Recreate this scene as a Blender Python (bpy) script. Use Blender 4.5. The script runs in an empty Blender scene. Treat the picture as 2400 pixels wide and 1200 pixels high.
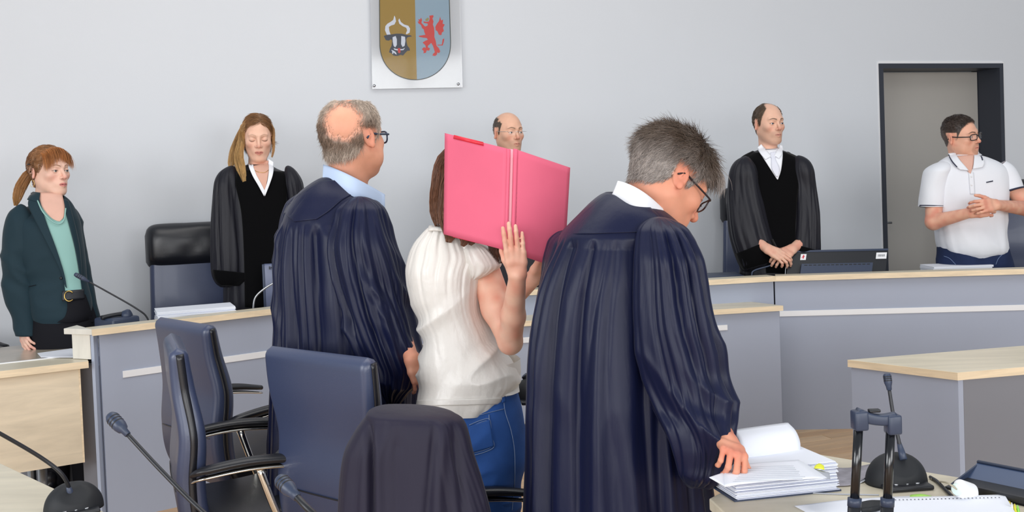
import bpy, bmesh, math, random
import numpy as np
from mathutils import Vector, Matrix, noise as mnoise

# ---------------------------------------------------------------- camera
FPX, PPX, PPY, CAMH, ROLL = 2400.0, 1200.0, 495.0, 1.5, 0.038
PIT = math.atan(75.0 / 2400.0)
_f = np.array([0, math.cos(PIT), -math.sin(PIT)])
_u0 = np.array([0, math.sin(PIT), math.cos(PIT)])
_r0 = np.array([1.0, 0, 0])
CR = math.cos(ROLL) * _r0 - math.sin(ROLL) * _u0
CU = math.sin(ROLL) * _r0 + math.cos(ROLL) * _u0
CF = _f
CO = np.array([0, 0, CAMH])
cam_d = bpy.data.cameras.new('camera')
cam = bpy.data.objects.new('camera', cam_d)
bpy.context.scene.collection.objects.link(cam)
cam_d.sensor_width = 36; cam_d.lens = 36.0
cam_d.shift_y = -(600 - PPY) / 2400.0
cam_d.clip_start = 0.05; cam_d.clip_end = 200
cam.matrix_world = Matrix(((CR[0], CU[0], -CF[0], CO[0]), (CR[1], CU[1], -CF[1], CO[1]),
                           (CR[2], CU[2], -CF[2], CO[2]), (0, 0, 0, 1)))
bpy.context.scene.camera = cam

def W(px, py, d):
    """world point of a photo pixel at camera depth d"""
    return CO + CF * d + CR * ((px - PPX) / FPX * d) - CU * ((py - PPY) / FPX * d)
def ray(px, py):
    return CF + CR * ((px - PPX) / FPX) - CU * ((py - PPY) / FPX)
def G(px, py, z):
    """where the ray of a pixel meets the horizontal plane at height z"""
    r = ray(px, py); t = (z - CAMH) / r[2]
    return CO + r * t

# ---------------------------------------------------------------- world, lamps, exposure
sc = bpy.context.scene
sc.view_settings.view_transform = 'Standard'; sc.view_settings.look = 'None'
sc.view_settings.gamma = 1; sc.view_settings.use_curve_mapping = False
sc.view_settings.exposure = 0.0
sc.cycles.use_denoising = True
sc.cycles.max_bounces = 6
world = bpy.data.worlds.new('world'); sc.world = world; world.use_nodes = True
bg = world.node_tree.nodes['Background']
bg.inputs[0].default_value = (0.88, 0.94, 1.0, 1); bg.inputs[1].default_value = 0.45

def area(name, loc, target, sx, sy, power, col=(1, 1, 1)):
    l = bpy.data.lights.new(name, 'AREA'); l.shape = 'RECTANGLE'; l.size = sx; l.size_y = sy
    l.energy = power; l.color = col
    o = bpy.data.objects.new(name, l); sc.collection.objects.link(o)
    o.location = loc
    o.rotation_euler = (Vector(target) - Vector(loc)).to_track_quat('-Z', 'Y').to_euler()
    return o
area('window_daylight_right', (4.6, -2.4, 2.3), (-0.3, 6.0, 1.3), 3.6, 2.4, 190, (0.97, 0.985, 1.0))
area('window_daylight_left', (-4.2, -1.2, 2.3), (2.6, 3.4, 0.5), 3.0, 2.2, 190, (0.95, 0.975, 1.0))
area('window_daylight_rear', (0.3, -6.5, 1.9), (0.1, 5.0, 0.9), 5.6, 2.5, 360, (0.98, 0.99, 1.0))
area('ceiling_lamp', (0.4, 3.2, 3.9), (0.4, 3.3, 0.0), 4.6, 2.6, 75, (1.0, 0.97, 0.93))

# ---------------------------------------------------------------- materials
def lin(c):
    return tuple(((v / 255.0) / 12.92) if v / 255.0 <= 0.04045 else (((v / 255.0) + 0.055) / 1.055) ** 2.4 for v in c)
MATS = {}
def mat(name, col, rough=0.5, metal=0.0, spec=0.5, sheen=0.0, bump=None, var=None, attr=False, coat=0.0, wood=False, trans=0.0, alpha=1.0, emit=0.0, aniso=None, sss=0.0):
    if name in MATS: return MATS[name]
    m = bpy.data.materials.new(name); m.use_nodes = True
    nt = m.node_tree; b = nt.nodes['Principled BSDF']; L = nt.links
    c = lin(col) + (1,)
    b.inputs['Base Color'].default_value = c
    b.inputs['Roughness'].default_value = rough; b.inputs['Metallic'].default_value = metal
    b.inputs['Specular IOR Level'].default_value = spec
    b.inputs['Sheen Weight'].default_value = sheen; b.inputs['Sheen Roughness'].default_value = 0.4
    b.inputs['Coat Weight'].default_value = coat; b.inputs['Coat Roughness'].default_value = 0.08
    b.inputs['Transmission Weight'].default_value = trans; b.inputs['Alpha'].default_value = alpha
    if sss:
        b.inputs['Subsurface Weight'].default_value = sss
        b.inputs['Subsurface Radius'].default_value = (0.9, 0.35, 0.2); b.inputs['Subsurface Scale'].default_value = 0.006
    if emit:
        b.inputs['Emission Color'].default_value = c; b.inputs['Emission Strength'].default_value = emit
    tc = nt.nodes.new('ShaderNodeTexCoord')
    src = None
    if attr:
        a = nt.nodes.new('ShaderNodeAttribute'); a.attribute_name = 'Col'; src = a.outputs['Color']
    if var or wood:
        mp = nt.nodes.new('ShaderNodeMapping'); L.new(tc.outputs['Object'], mp.inputs[0])
        n = nt.nodes.new('ShaderNodeTexNoise')
        if wood:
            mp.inputs['Scale'].default_value = wood
            n.inputs['Scale'].default_value = 1.0; n.inputs['Detail'].default_value = 9; n.inputs['Roughness'].default_value = 0.62
            n.inputs['Distortion'].default_value = 0.5
            amt = 0.14
        else:
            n.inputs['Scale'].default_value = var[0]; n.inputs['Detail'].default_value = 6; amt = var[1]
        L.new(mp.outputs[0], n.inputs[0])
        mr = nt.nodes.new('ShaderNodeMapRange'); mr.inputs[1].default_value = 0.3; mr.inputs[2].default_value = 0.7
        mr.inputs[3].default_value = 1 - amt; mr.inputs[4].default_value = 1 + amt
        L.new(n.outputs[0], mr.inputs[0])
        mx = nt.nodes.new('ShaderNodeVectorMath'); mx.operation = 'SCALE'
        if src is None: mx.inputs[0].default_value = c[:3]
        else: L.new(src, mx.inputs[0])
        L.new(mr.outputs[0], mx.inputs['Scale']); src = mx.outputs[0]
    if src is not None: L.new(src, b.inputs['Base Color'])
    if bump:
        mp2 = nt.nodes.new('ShaderNodeMapping'); L.new(tc.outputs['Object'], mp2.inputs[0])
        if aniso: mp2.inputs['Scale'].default_value = aniso
        n2 = nt.nodes.new('ShaderNodeTexNoise'); n2.inputs['Scale'].default_value = bump[0]; n2.inputs['Detail'].default_value = 5
        L.new(mp2.outputs[0], n2.inputs[0])
        bp = nt.nodes.new('ShaderNodeBump'); bp.inputs['Strength'].default_value = bump[1]; bp.inputs['Distance'].default_value = bump[2] if len(bump) > 2 else 0.002
        L.new(n2.outputs[0], bp.inputs['Height']); L.new(bp.outputs[0], b.inputs['Normal'])
    MATS[name] = m
    return m

M_wall = mat('painted_wall', (216, 219, 224), 0.9, spec=0.2, bump=(160, 0.10, 0.002), var=(1.2, 0.012))
M_wood = mat('maple_laminate', (226, 211, 186), 0.42, spec=0.4, wood=(2.2, 2.2, 16))
M_woodtop = mat('maple_laminate_top', (214, 205, 184), 0.38, spec=0.45, wood=(2.0, 14, 14))
M_edge = mat('maple_edge_band', (233, 212, 180), 0.5, wood=(6, 6, 60))
M_pale = mat('pale_maple_end', (226, 222, 212), 0.45, wood=(8, 8, 2))
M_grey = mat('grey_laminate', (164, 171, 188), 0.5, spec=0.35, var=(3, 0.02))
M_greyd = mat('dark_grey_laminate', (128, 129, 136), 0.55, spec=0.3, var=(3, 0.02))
M_strip = mat('white_strip', (236, 236, 238), 0.4)
M_floor = mat('parquet', (196, 160, 122), 0.4, wood=(3, 22, 22))
M_frame = mat('anthracite_metal', (52, 56, 66), 0.45, spec=0.4)
M_door = mat('door_leaf_paint', (176, 172, 166), 0.55, var=(2, 0.02))
M_chrome = mat('chrome', (225, 222, 215), 0.12, metal=1.0)
M_steel = mat('brushed_steel', (190, 192, 196), 0.35, metal=1.0)
M_leather = mat('blue_black_leather', (56, 66, 96), 0.40, spec=0.75, bump=(260, 0.20, 0.0012), coat=0.10)
M_leatherb = mat('black_leather', (24, 25, 32), 0.33, spec=0.6, bump=(260, 0.2, 0.0012))
M_leathert = mat('tan_grey_lining', (150, 140, 132), 0.5)
M_black = mat('black_plastic', (28, 30, 36), 0.4, spec=0.5)
M_blackm = mat('matte_black_plastic', (30, 32, 36), 0.6, spec=0.4, bump=(900, 0.1, 0.0005))
M_blueblk = mat('blue_black_plastic', (52, 62, 84), 0.4, spec=0.5)
M_paper = mat('paper', (236, 239, 248), 0.75, spec=0.2)
M_papere = mat('paper_edge', (205, 210, 228), 0.8, spec=0.2, bump=(60, 0.5, 0.002), aniso=(1, 1, 30))
M_ink = mat('grey_ink', (176, 180, 190), 0.8)
M_inkd = mat('dark_ink', (60, 62, 70), 0.8)

# ---------------------------------------------------------------- object helpers
C = sc.collection
ORG = {}
def org(o):
    return ORG.get(o.name, np.zeros(3)) if o is not None else np.zeros(3)
def thing(name, label, cat, loc=(0, 0, 0), group=None):
    o = bpy.data.objects.new(name, None); C.objects.link(o)
    o.empty_display_size = 0.1
    o.location = tuple(float(v) for v in loc); o['label'] = label; o['category'] = cat
    if group: o['group'] = group
    ORG[o.name] = np.array(loc, float)
    return o
def tag(o, label, cat, group=None):
    o['label'] = label; o['category'] = cat
    if group: o['group'] = group
    return o
def mk(name, verts, faces, m, parent=None, smooth=True, col=None, kind=None):
    v = np.asarray(verts, float)
    if parent is None:
        lo, hi = v.min(0), v.max(0); og = np.array([(lo[0] + hi[0]) / 2, (lo[1] + hi[1]) / 2, lo[2]])
    else: og = org(parent)
    v = v - og
    me = bpy.data.meshes.new(name)
    me.from_pydata([tuple(p) for p in v], [], [tuple(int(i) for i in f) for f in faces] if not isinstance(faces, np.ndarray) else faces.tolist())
    if smooth: me.polygons.foreach_set('use_smooth', [True] * len(me.polygons))
    for mm in (m if isinstance(m, (list, tuple)) else [m]): me.materials.append(mm)
    if col is not None:
        a = me.color_attributes.new('Col', 'FLOAT_COLOR', 'POINT')
        cc = np.ones((len(v), 4)); cc[:, :3] = col
        a.data.foreach_set('color', cc.ravel())
    me.update()
    o = bpy.data.objects.new(name, me); C.objects.link(o)
    if parent is not None:
        o.parent = parent; ORG[o.name] = og
    else:
        o.location = tuple(og); ORG[o.name] = og
    if kind: o['kind'] = kind
    return o
def join(parts):
    vs, fs, n = [], [], 0
    for v, f in parts:
        v = np.asarray(v, float); vs.append(v)
        fs += [tuple(int(i) + n for i in q) for q in f]; n += len(v)
    return np.vstack(vs), fs
def sharp(o, ang=35):
    """flat look on the hard edges of a smooth mesh"""
    me = o.data
    bm = bmesh.new(); bm.from_mesh(me)
    for e in bm.edges:
        if len(e.link_faces) == 2 and e.calc_face_angle(0) > math.radians(ang): e.smooth = False
    bm.to_mesh(me); bm.free()
    return o
def bmdata(bm):
    bm.verts.ensure_lookup_table(); bm.verts.index_update()
    v = np.array([x.co[:] for x in bm.verts]); f = [tuple(x.index for x in p.verts) for p in bm.faces]
    bm.free(); return v, f
def boxd(c, s, rz=0.0, bev=0.0, R=None, seg=2):
    bm = bmesh.new(); bmesh.ops.create_cube(bm, size=1)
    for v in bm.verts: v.co = Vector((v.co.x * s[0], v.co.y * s[1], v.co.z * s[2]))
    if bev: bmesh.ops.bevel(bm, geom=bm.edges[:], offset=bev, segments=seg, affect='EDGES', profile=0.5)
    v, f = bmdata(bm)
    if R is None:
        cz, sz = math.cos(rz), math.sin(rz); R = np.array([[cz, -sz, 0], [sz, cz, 0], [0, 0, 1]])
    return v @ np.asarray(R).T + np.asarray(c, float), f
def prismd(poly, z0, z1, bev=0.0):
    bm = bmesh.new(); n = len(poly)
    a = [bm.verts.new((p[0], p[1], z0)) for p in poly]; b = [bm.verts.new((p[0], p[1], z1)) for p in poly]
    bm.faces.new(a[::-1]); bm.faces.new(b)
    for i in range(n): bm.faces.new((a[i], a[(i + 1) % n], b[(i + 1) % n], b[i]))
    bmesh.ops.recalc_face_normals(bm, faces=bm.faces[:])
    if bev: bmesh.ops.bevel(bm, geom=bm.edges[:], offset=bev, segments=2, affect='EDGES', profile=0.5)
    return bmdata(bm)
def basis(d):
    d = np.asarray(d, float); d = d / (np.linalg.norm(d) + 1e-12)
    up = np.array([0, 0, 1.0]) if abs(d[2]) < 0.95 else np.array([0, 1.0, 0])
    u = np.cross(d, up); u /= np.linalg.norm(u); v = np.cross(u, d)
    return u, v, d
def smooth_path(pts, n):
    pts = np.asarray(pts, float); k = len(pts)
    if k < 3 :
        t = np.linspace(0, 1, n)[:, None]; return pts[0] * (1 - t) + pts[-1] * t
    P = np.vstack([2 * pts[0] - pts[1], pts, 2 * pts[-1] - pts[-2]])
    out = []
    for s in np.linspace(0, k - 1 - 1e-9, n):
        i = int(s); t = s - i; p0, p1, p2, p3 = P[i], P[i + 1], P[i + 2], P[i + 3]
        out.append(0.5 * ((2 * p1) + (-p0 + p2) * t + (2 * p0 - 5 * p1 + 4 * p2 - p3) * t * t + (-p0 + 3 * p1 - 3 * p2 + p3) * t ** 3))
    return np.array(out)
def gridfaces(m, n, closed=True, cap0=True, cap1=True):
    fs = []
    for j in range(m - 1):
        for i in range(n if closed else n - 1):
            i2 = (i + 1) % n
            fs.append((j * n + i, j * n + i2, (j + 1) * n + i2, (j + 1) * n + i))
    if closed and cap0: fs.append(tuple(range(n))[::-1])
    if closed and cap1: fs.append(tuple((m - 1) * n + i for i in range(n)))
    return fs
def tubed(pts, rad, n=12, m=None, flat=1.0, up=None, e=2.0, caps=True):
    """tube along pts; rad number or list per point; flat = height/width ratio"""
    pts = np.asarray(pts, float)
    rad = np.full(len(pts), rad, float) if np.isscalar(rad) else np.asarray(rad, float)
    fl = np.full(len(pts), flat, float) if np.isscalar(flat) else np.asarray(flat, float)
    if m:
        q = smooth_path(np.column_stack([pts, rad, fl]), m); pts, rad, fl = q[:, :3], np.maximum(q[:, 3], 1e-4), q[:, 4]
    T = np.gradient(pts, axis=0); T /= (np.linalg.norm(T, axis=1)[:, None] + 1e-12)
    if up is None:
        u, v, _ = basis(T[0])
    else:
        u = np.cross(T[0], up); u /= np.linalg.norm(u); v = np.cross(u, T[0])
    vs = []
    th = np.arange(n) * 2 * math.pi / n
    c, s = np.cos(th), np.sin(th)
    c = np.sign(c) * np.abs(c) ** (2 / e); s = np.sign(s) * np.abs(s) ** (2 / e)
    for j in range(len(pts)):
        if up is not None:
            u = np.cross(T[j], up); u /= np.linalg.norm(u) + 1e-9; v = np.cross(u, T[j])
        else:
            u = u - T[j] * np.dot(u, T[j]); u /= np.linalg.norm(u) + 1e-9; v = np.cross(u, T[j])
        vs.append(pts[j] + rad[j] * (c[:, None] * u + fl[j] * s[:, None] * v))
    return np.vstack(vs), [f[::-1] for f in gridfaces(len(pts), n, True, caps, caps)]
def lathed(prof, c, n=24, axis=(0, 0, 1)):
    u, v, d = basis(axis)
    th = np.arange(n) * 2 * math.pi / n
    vs = [np.asarray(c, float) + d * h + r * (np.cos(th)[:, None] * u + np.sin(th)[:, None] * v) for r, h in prof]
    return np.vstack(vs), gridfaces(len(prof), n)
def fixn(vf):
    bm = bmesh.new()
    vs = [bm.verts.new(p) for p in vf[0]]
    for f in vf[1]:
        try: bm.faces.new([vs[i] for i in f])
        except ValueError: pass
    bmesh.ops.recalc_face_normals(bm, faces=bm.faces[:])
    return bmdata(bm)
def sheetd(gridpts, th):
    """thin solid from a (m,n,3) grid of points"""
    g = np.asarray(gridpts, float); m, n = g.shape[:2]
    du = np.gradient(g, axis=0); dv = np.gradient(g, axis=1)
    nn = np.cross(du, dv); nn /= (np.linalg.norm(nn, axis=2)[..., None] + 1e-12)
    a = (g + nn * th / 2).reshape(-1, 3); b = (g - nn * th / 2).reshape(-1, 3); N = m * n
    fs = []
    for i in range(m - 1):
        for j in range(n - 1):
            q = (i * n + j, i * n + j + 1, (i + 1) * n + j + 1, (i + 1) * n + j)
            fs.append(q[::-1]); fs.append(tuple(x + N for x in q))
    def side(ids):
        for p, q in zip(ids[:-1], ids[1:]): fs.append((p, q, q + N, p + N))
    side([i for i in range(n)]); side([i * n + n - 1 for i in range(m)])
    side([(m - 1) * n + i for i in range(n - 1, -1, -1)]); side([i * n for i in range(m - 1, -1, -1)])
    return np.vstack([a, b]), fs

# value noise on numpy arrays
def _h(ix, iy, iz):
    n = (ix.astype(np.int64) * 374761393 + iy.astype(np.int64) * 668265263 + iz.astype(np.int64) * 2147483647 ^ 0x5bd1e995)
    n = (n ^ (n >> 13)) * 1274126177; n = n ^ (n >> 16)
    return (n & 0xffff) / 65535.0
def vn(x, y, z):
    x, y, z = np.broadcast_arrays(np.asarray(x, float), np.asarray(y, float), np.asarray(z, float))
    ix, iy, iz = np.floor(x), np.floor(y), np.floor(z)
    fx, fy, fz = x - ix, y - iy, z - iz
    fx, fy, fz = [f * f * (3 - 2 * f) for f in (fx, fy, fz)]
    r = 0
    for a in (0, 1):
        for b in (0, 1):
            for c in (0, 1):
                w = (fx if a else 1 - fx) * (fy if b else 1 - fy) * (fz if c else 1 - fz)
                r = r + w * _h(ix + a, iy + b, iz + c)
    return r * 2 - 1
# ---------------------------------------------------------------- room shell
SL = 0.325; Z0 = 6.6
_wp = W(1200, 420, Z0); WN = np.array([math.sin(math.atan(SL)), -math.cos(math.atan(SL)), 0.0])   # wall normal, towards the room
WT = np.array([math.cos(math.atan(SL)), math.sin(math.atan(SL)), 0.0])
def WP(px, py, off=0.0):
    """pixel ray on the back wall plane, off metres in front of it"""
    r = ray(px, py); t = np.dot(_wp + WN * off - CO, WN) / np.dot(r, WN)
    return CO + r * t
def wl(s, z, off=0.0):
    return np.array([_wp[0], _wp[1], 0]) + WT * s + WN * off + np.array([0, 0, z])
def wcoord(p):
    return np.dot(p - _wp, WT)
# door opening from the photograph
s0 = wcoord(WP(2062, 300)); s1 = wcoord(WP(2352, 300)); dtop = WP(2200, 149)[2]
PODIUM = 0.14
def wall_piece(sa, sb, za, zb, th=0.3):
    P = [wl(sa, 0)[:2], wl(sb, 0)[:2], wl(sb, 0, -th)[:2], wl(sa, 0, -th)[:2]]
    return prismd(P, za, zb)
v, f = join([wall_piece(-5.2, s0, 0, 3.9), wall_piece(s0, s1, dtop, 3.9), wall_piece(s1, 6.5, 0, 3.9)])
o = mk('wall_back', v, f, M_wall, smooth=False, kind='structure')
fl = prismd([(-7, -7.5), (8, -7.5), (8, 12), (-7, 12)], -0.1, 0.0)
mk('floor', *fl, M_floor, smooth=False, kind='structure')
# parquet planks that can be told apart in front of the bench, laid on the screed
plank_me = {}
fo = bpy.data.objects['floor']
rng = random.Random(4)
cols = [mat('parquet_%s' % n, c, 0.38, wood=(3, 30, 30)) for n, c in (('a', (208, 174, 136)), ('b', (202, 168, 130)), ('c', (212, 180, 143)), ('d', (198, 162, 124)))]
for mi, m_ in enumerate(cols):
    v, f = boxd((0, 0, 0.006), (0.897, 0.087, 0.012), bev=0.0015, seg=1)
    me = bpy.data.meshes.new('plank'); me.from_pydata([tuple(p) for p in v], [], f); me.materials.append(m_); plank_me[mi] = me
ang = math.atan(SL)
for r_ in range(0, 14):
    for c_ in range(-1, 4):
        p = np.array([1.0, 4.35]) + WT[:2] * (c_ * 0.9 + (r_ % 3) * 0.3) - WN[:2] * (r_ * 0.09)
        o = bpy.data.objects.new('plank', plank_me[rng.randrange(4)]); C.objects.link(o)
        o.parent = fo; o.location = (p[0] - org(fo)[0], p[1] - org(fo)[1], 0.0 - org(fo)[2]); o.rotation_euler.z = ang
# dais behind the bench
def onw(px, d): return W(px, 500, d)[:2]
v, f = prismd([onw(100, 5.15), onw(640, 5.75), onw(1200, 6.02), onw(1800, 6.1), onw(2650, 6.15), wl(6, 0)[:2], wl(-4.2, 0)[:2]], 0.0, PODIUM)
o = mk('trim_1', v, f, M_greyd, smooth=False, kind='structure'); o['label'] = 'low dais floor behind the judges bench'
# skirting
v, f = prismd([wl(-4.2, 0, 0)[:2], wl(s0, 0, 0)[:2], wl(s0, 0, 0.015)[:2], wl(-4.2, 0, 0.015)[:2]], PODIUM, PODIUM + 0.08)
mk('baseboard_back', v, f, M_greyd, smooth=False, kind='structure')
# door: anthracite steel frame, deep reveal, beige leaf set back
fw = 0.035
dr = thing('door_1', 'grey-beige door leaf deep in its anthracite steel frame', 'door', wl((s0 + s1) / 2, PODIUM)); dr['kind'] = 'structure'
del dr['category']
def wb(sa, sb, za, zb, oa, ob, bev=0.0):
    return prismd([wl(sa, 0, ob)[:2], wl(sb, 0, ob)[:2], wl(sb, 0, oa)[:2], wl(sa, 0, oa)[:2]], za, zb, bev)
v, f = join([wb(s0, s0 + fw, PODIUM, dtop, -0.28, 0.012), wb(s1 - fw, s1, PODIUM, dtop, -0.28, 0.012), wb(s0 + fw, s1 - fw, dtop - fw, dtop, -0.28, 0.012),
             wb(s0 + fw, s0 + fw + 0.012, PODIUM, dtop - fw, -0.28, -0.255)])
mk('door_frame', v, f, M_frame, dr, smooth=False)
v, f = join([wb(s0 - 0.012, s0, PODIUM, dtop + 0.012, 0.0, 0.004), wb(s1, s1 + 0.012, PODIUM, dtop + 0.012, 0, 0.004), wb(s0, s1, dtop, dtop + 0.018, 0, 0.004)])
mk('sealant_line', v, f, M_strip, dr, smooth=False)
leaf = mk('door_leaf', *wb(s0 + fw + 0.004, s1 - fw - 0.004, PODIUM + 0.005, dtop - fw - 0.006, -0.255, -0.215, 0.003), M_door, dr, smooth=False)
hz = WP(2095, 525)[2]; hs = s0 + fw + 0.05
hv, hf = join([tubed([wl(hs, hz, -0.215), wl(hs, hz, -0.165), wl(hs + 0.02, hz, -0.158), wl(hs + 0.12, hz, -0.158)], 0.009, 10),
               lathed([(0.001, 0), (0.025, 0), (0.025, 0.006), (0.001, 0.008)], wl(hs, hz, -0.215), 20, WN)])
mk('door_handle', hv, hf, M_steel, dr)
# windows behind the camera, which light the room and show in the emblem's glass
for wi, (cx_, cy_, tx, ty, sx) in enumerate(((4.6, -2.4, -0.3, 6.0, 3.6), (-4.2, -1.2, 2.6, 3.4, 3.0), (0.3, -6.5, 0.1, 5.0, 5.6))):
    d = Vector((tx - cx_, ty - cy_, 0)).normalized(); t_ = Vector((d.y, -d.x, 0)); a_ = math.atan2(t_.y, t_.x)
    pr = []
    z0_, z1_ = (1.05, 3.55)
    for k in range(5):
        p = Vector((cx_, cy_, 0)) + d * 0.12 + t_ * (sx * (k / 4 - 0.5))
        pr.append(boxd((p.x, p.y, (z0_ + z1_) / 2), (0.09, 0.08, z1_ - z0_), a_))
    for zz in (z0_, 2.75, z1_):
        p = Vector((cx_, cy_, 0)) + d * 0.12
        pr.append(boxd((p.x, p.y, zz), (sx, 0.08, 0.09), a_))
    o = mk('window_%d' % (wi + 1), *join(pr), M_strip, smooth=False, kind='structure')

# ---------------------------------------------------------------- coat of arms on an acrylic plate
em = thing('wall_emblem', 'clear acrylic plate with a gold and silver heraldic shield on the wall', 'emblem', WP(978, 209, 0.0))
M_acr = mat('frosted_acrylic', (240, 242, 246), 0.10, spec=0.9, coat=1.0, alpha=0.55)
M_glassr = mat('clear_acrylic_face', (20, 20, 22), 0.05, spec=0.7, alpha=0.07)
def wprism(pts, oa, ob):
    """polygon of pixel points as a thin solid parallel to the wall"""
    a = [WP(x, y, oa) for x, y in pts]; n = len(pts)
    b = [p + WN * (ob - oa) for p in a]
    fs = [tuple(range(n)), tuple(range(n, 2 * n))[::-1]] + [(i, i + n, (i + 1) % n + n, (i + 1) % n) for i in range(n)]
    return fixn((np.array(a + b), fs))
plate = mk('acrylic_plate', *wprism([(866, -60), (1076, -60), (1083, 205), (872, 209)], 0.022, 0.034), M_acr, em, smooth=False)
def shield(side, grow=0):
    cx_, cy_, rx, ry = 973, 100, 82 + grow, 86 + grow
    pts = []
    if side <= 0: pts += [(890 - grow, -60)]
    else: pts += [(971, -60)]
    L = [(cx_ - rx * math.cos(t), cy_ + ry * math.sin(t) ** 0.9) for t in np.linspace(0, math.pi, 41)]
    if side < 0: L = [p for p in L if p[0] <= 972] + [(977, cy_ + ry)]
    if side > 0: L = [(977, cy_ + ry)] + [p for p in L if p[0] > 978]
    top = (1050 + grow if side >= 0 else 971, -60)
    return pts + L + [top]
mk('shield_outline', *wprism(shield(0, 2), 0.034, 0.0348), mat('emblem_line', (60, 66, 60), 0.3), em, smooth=False)
mk('gold_field', *wprism(shield(-1), 0.0348, 0.0358), mat('emblem_gold', (160, 128, 50), 0.35, coat=0.15, spec=0.4), em, smooth=False)
mk('silver_field', *wprism(shield(1), 0.0348, 0.0358), mat('emblem_silver', (146, 170, 188), 0.35, coat=0.15, spec=0.4), em, smooth=False)
def emb(name, polys, m, lo=0.0358, hi=0.0366):
    mk(name, *join([wprism([(840 + x / 5.218, y / 5.217) for x, y in p], lo, hi) for p in polys]), m, em, smooth=False)
emb('bull_horn', [[(350, 430), (325, 370), (330, 320), (355, 290), (390, 270), (425, 245), (440, 190), (452, 215), (460, 260), (440, 300), (400, 312), (372, 330), (378, 380), (395, 425)],
                  [(590, 420), (625, 400), (632, 350), (610, 315), (560, 300), (520, 270), (500, 225), (488, 250), (500, 290), (540, 320), (585, 340), (596, 370), (580, 410)]],
    mat('emblem_white', (214, 220, 234), 0.3))
emb('bull_head', [[(310, 440), (350, 425), (410, 420), (460, 412), (530, 412), (590, 428), (640, 432), (655, 445), (600, 455), (585, 480), (590, 520), (600, 560), (625, 590), (630, 620), (600, 620), (570, 650), (545, 680), (515, 670), (480, 685), (430, 680), (400, 650), (375, 640), (385, 600), (405, 560), (412, 500), (400, 480), (370, 498), (335, 490)]],
    mat('emblem_black', (44, 50, 66), 0.3))
emb('bull_face', [[(418, 455), (455, 440), (470, 480), (470, 550), (450, 580), (430, 560), (420, 510)], [(525, 440), (570, 450), (575, 500), (565, 560), (540, 575), (522, 540)], [(430, 590), (470, 600), (540, 600), (570, 585), (550, 612), (480, 618), (440, 608)],
                  [(400, 610), (415, 630), (412, 655), (425, 660), (430, 640), (450, 660), (470, 668), (455, 635), (420, 615)]],
    MATS['emblem_white'], 0.0366, 0.0372)
emb('bull_tongue', [[(480, 590), (512, 588), (515, 640), (500, 654), (484, 640)]], mat('emblem_red', (208, 52, 44), 0.3), 0.0372, 0.0378)
emb('griffin', [[(868, 192), (915, 185), (918, 205), (905, 225), (918, 262), (910, 300), (925, 340), (930, 400), (928, 450), (945, 500), (955, 560), (985, 590), (1000, 630), (985, 650), (965, 640), (960, 668), (940, 684), (905, 680), (915, 655), (935, 640), (925, 600), (912, 560), (890, 525), (868, 545), (850, 560), (850, 580), (875, 590), (865, 620), (835, 615), (825, 645), (795, 652), (800, 625), (775, 600), (800, 578), (825, 585), (820, 555), (785, 520), (815, 500), (850, 485), (835, 465), (790, 460), (745, 450), (738, 438), (780, 432), (820, 425), (805, 390), (800, 360), (780, 345), (765, 305), (735, 285), (725, 262), (745, 262), (732, 235), (755, 240), (765, 215), (778, 245), (770, 280), (790, 300), (815, 325), (845, 315), (850, 290), (830, 285), (800, 280), (795, 262), (830, 268), (862, 262), (872, 225)],
               [(940, 330), (960, 290), (985, 260), (1000, 205), (1010, 250), (1035, 240), (1030, 290), (1055, 300), (1035, 340), (1045, 380), (1020, 400), (1015, 430), (985, 425), (965, 380), (945, 370)],
               [(965, 548), (1020, 545), (1030, 480), (1050, 470), (1045, 510), (1030, 556), (970, 556)]],
    MATS['emblem_red'])
emb('griffin_beak', [[(820, 235), (850, 215), (862, 225), (856, 250), (835, 258), (818, 250)]], mat('emblem_beak', (150, 138, 80), 0.3), 0.0366, 0.0372)
for x, y in ((877, 201), (1074, 197)):
    mk('standoff_screw', *lathed([(0.001, -0.034), (0.007, -0.034), (0.007, 0.0), (0.009, 0.0), (0.009, 0.004), (0.001, 0.005)], WP(x, y, 0.034), 16, WN), M_steel, em)
mk('glass_face', *wprism([(866, -60), (1076, -60), (1083, 205), (872, 209)], 0.0385, 0.0395), M_glassr, em, smooth=False)

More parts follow.
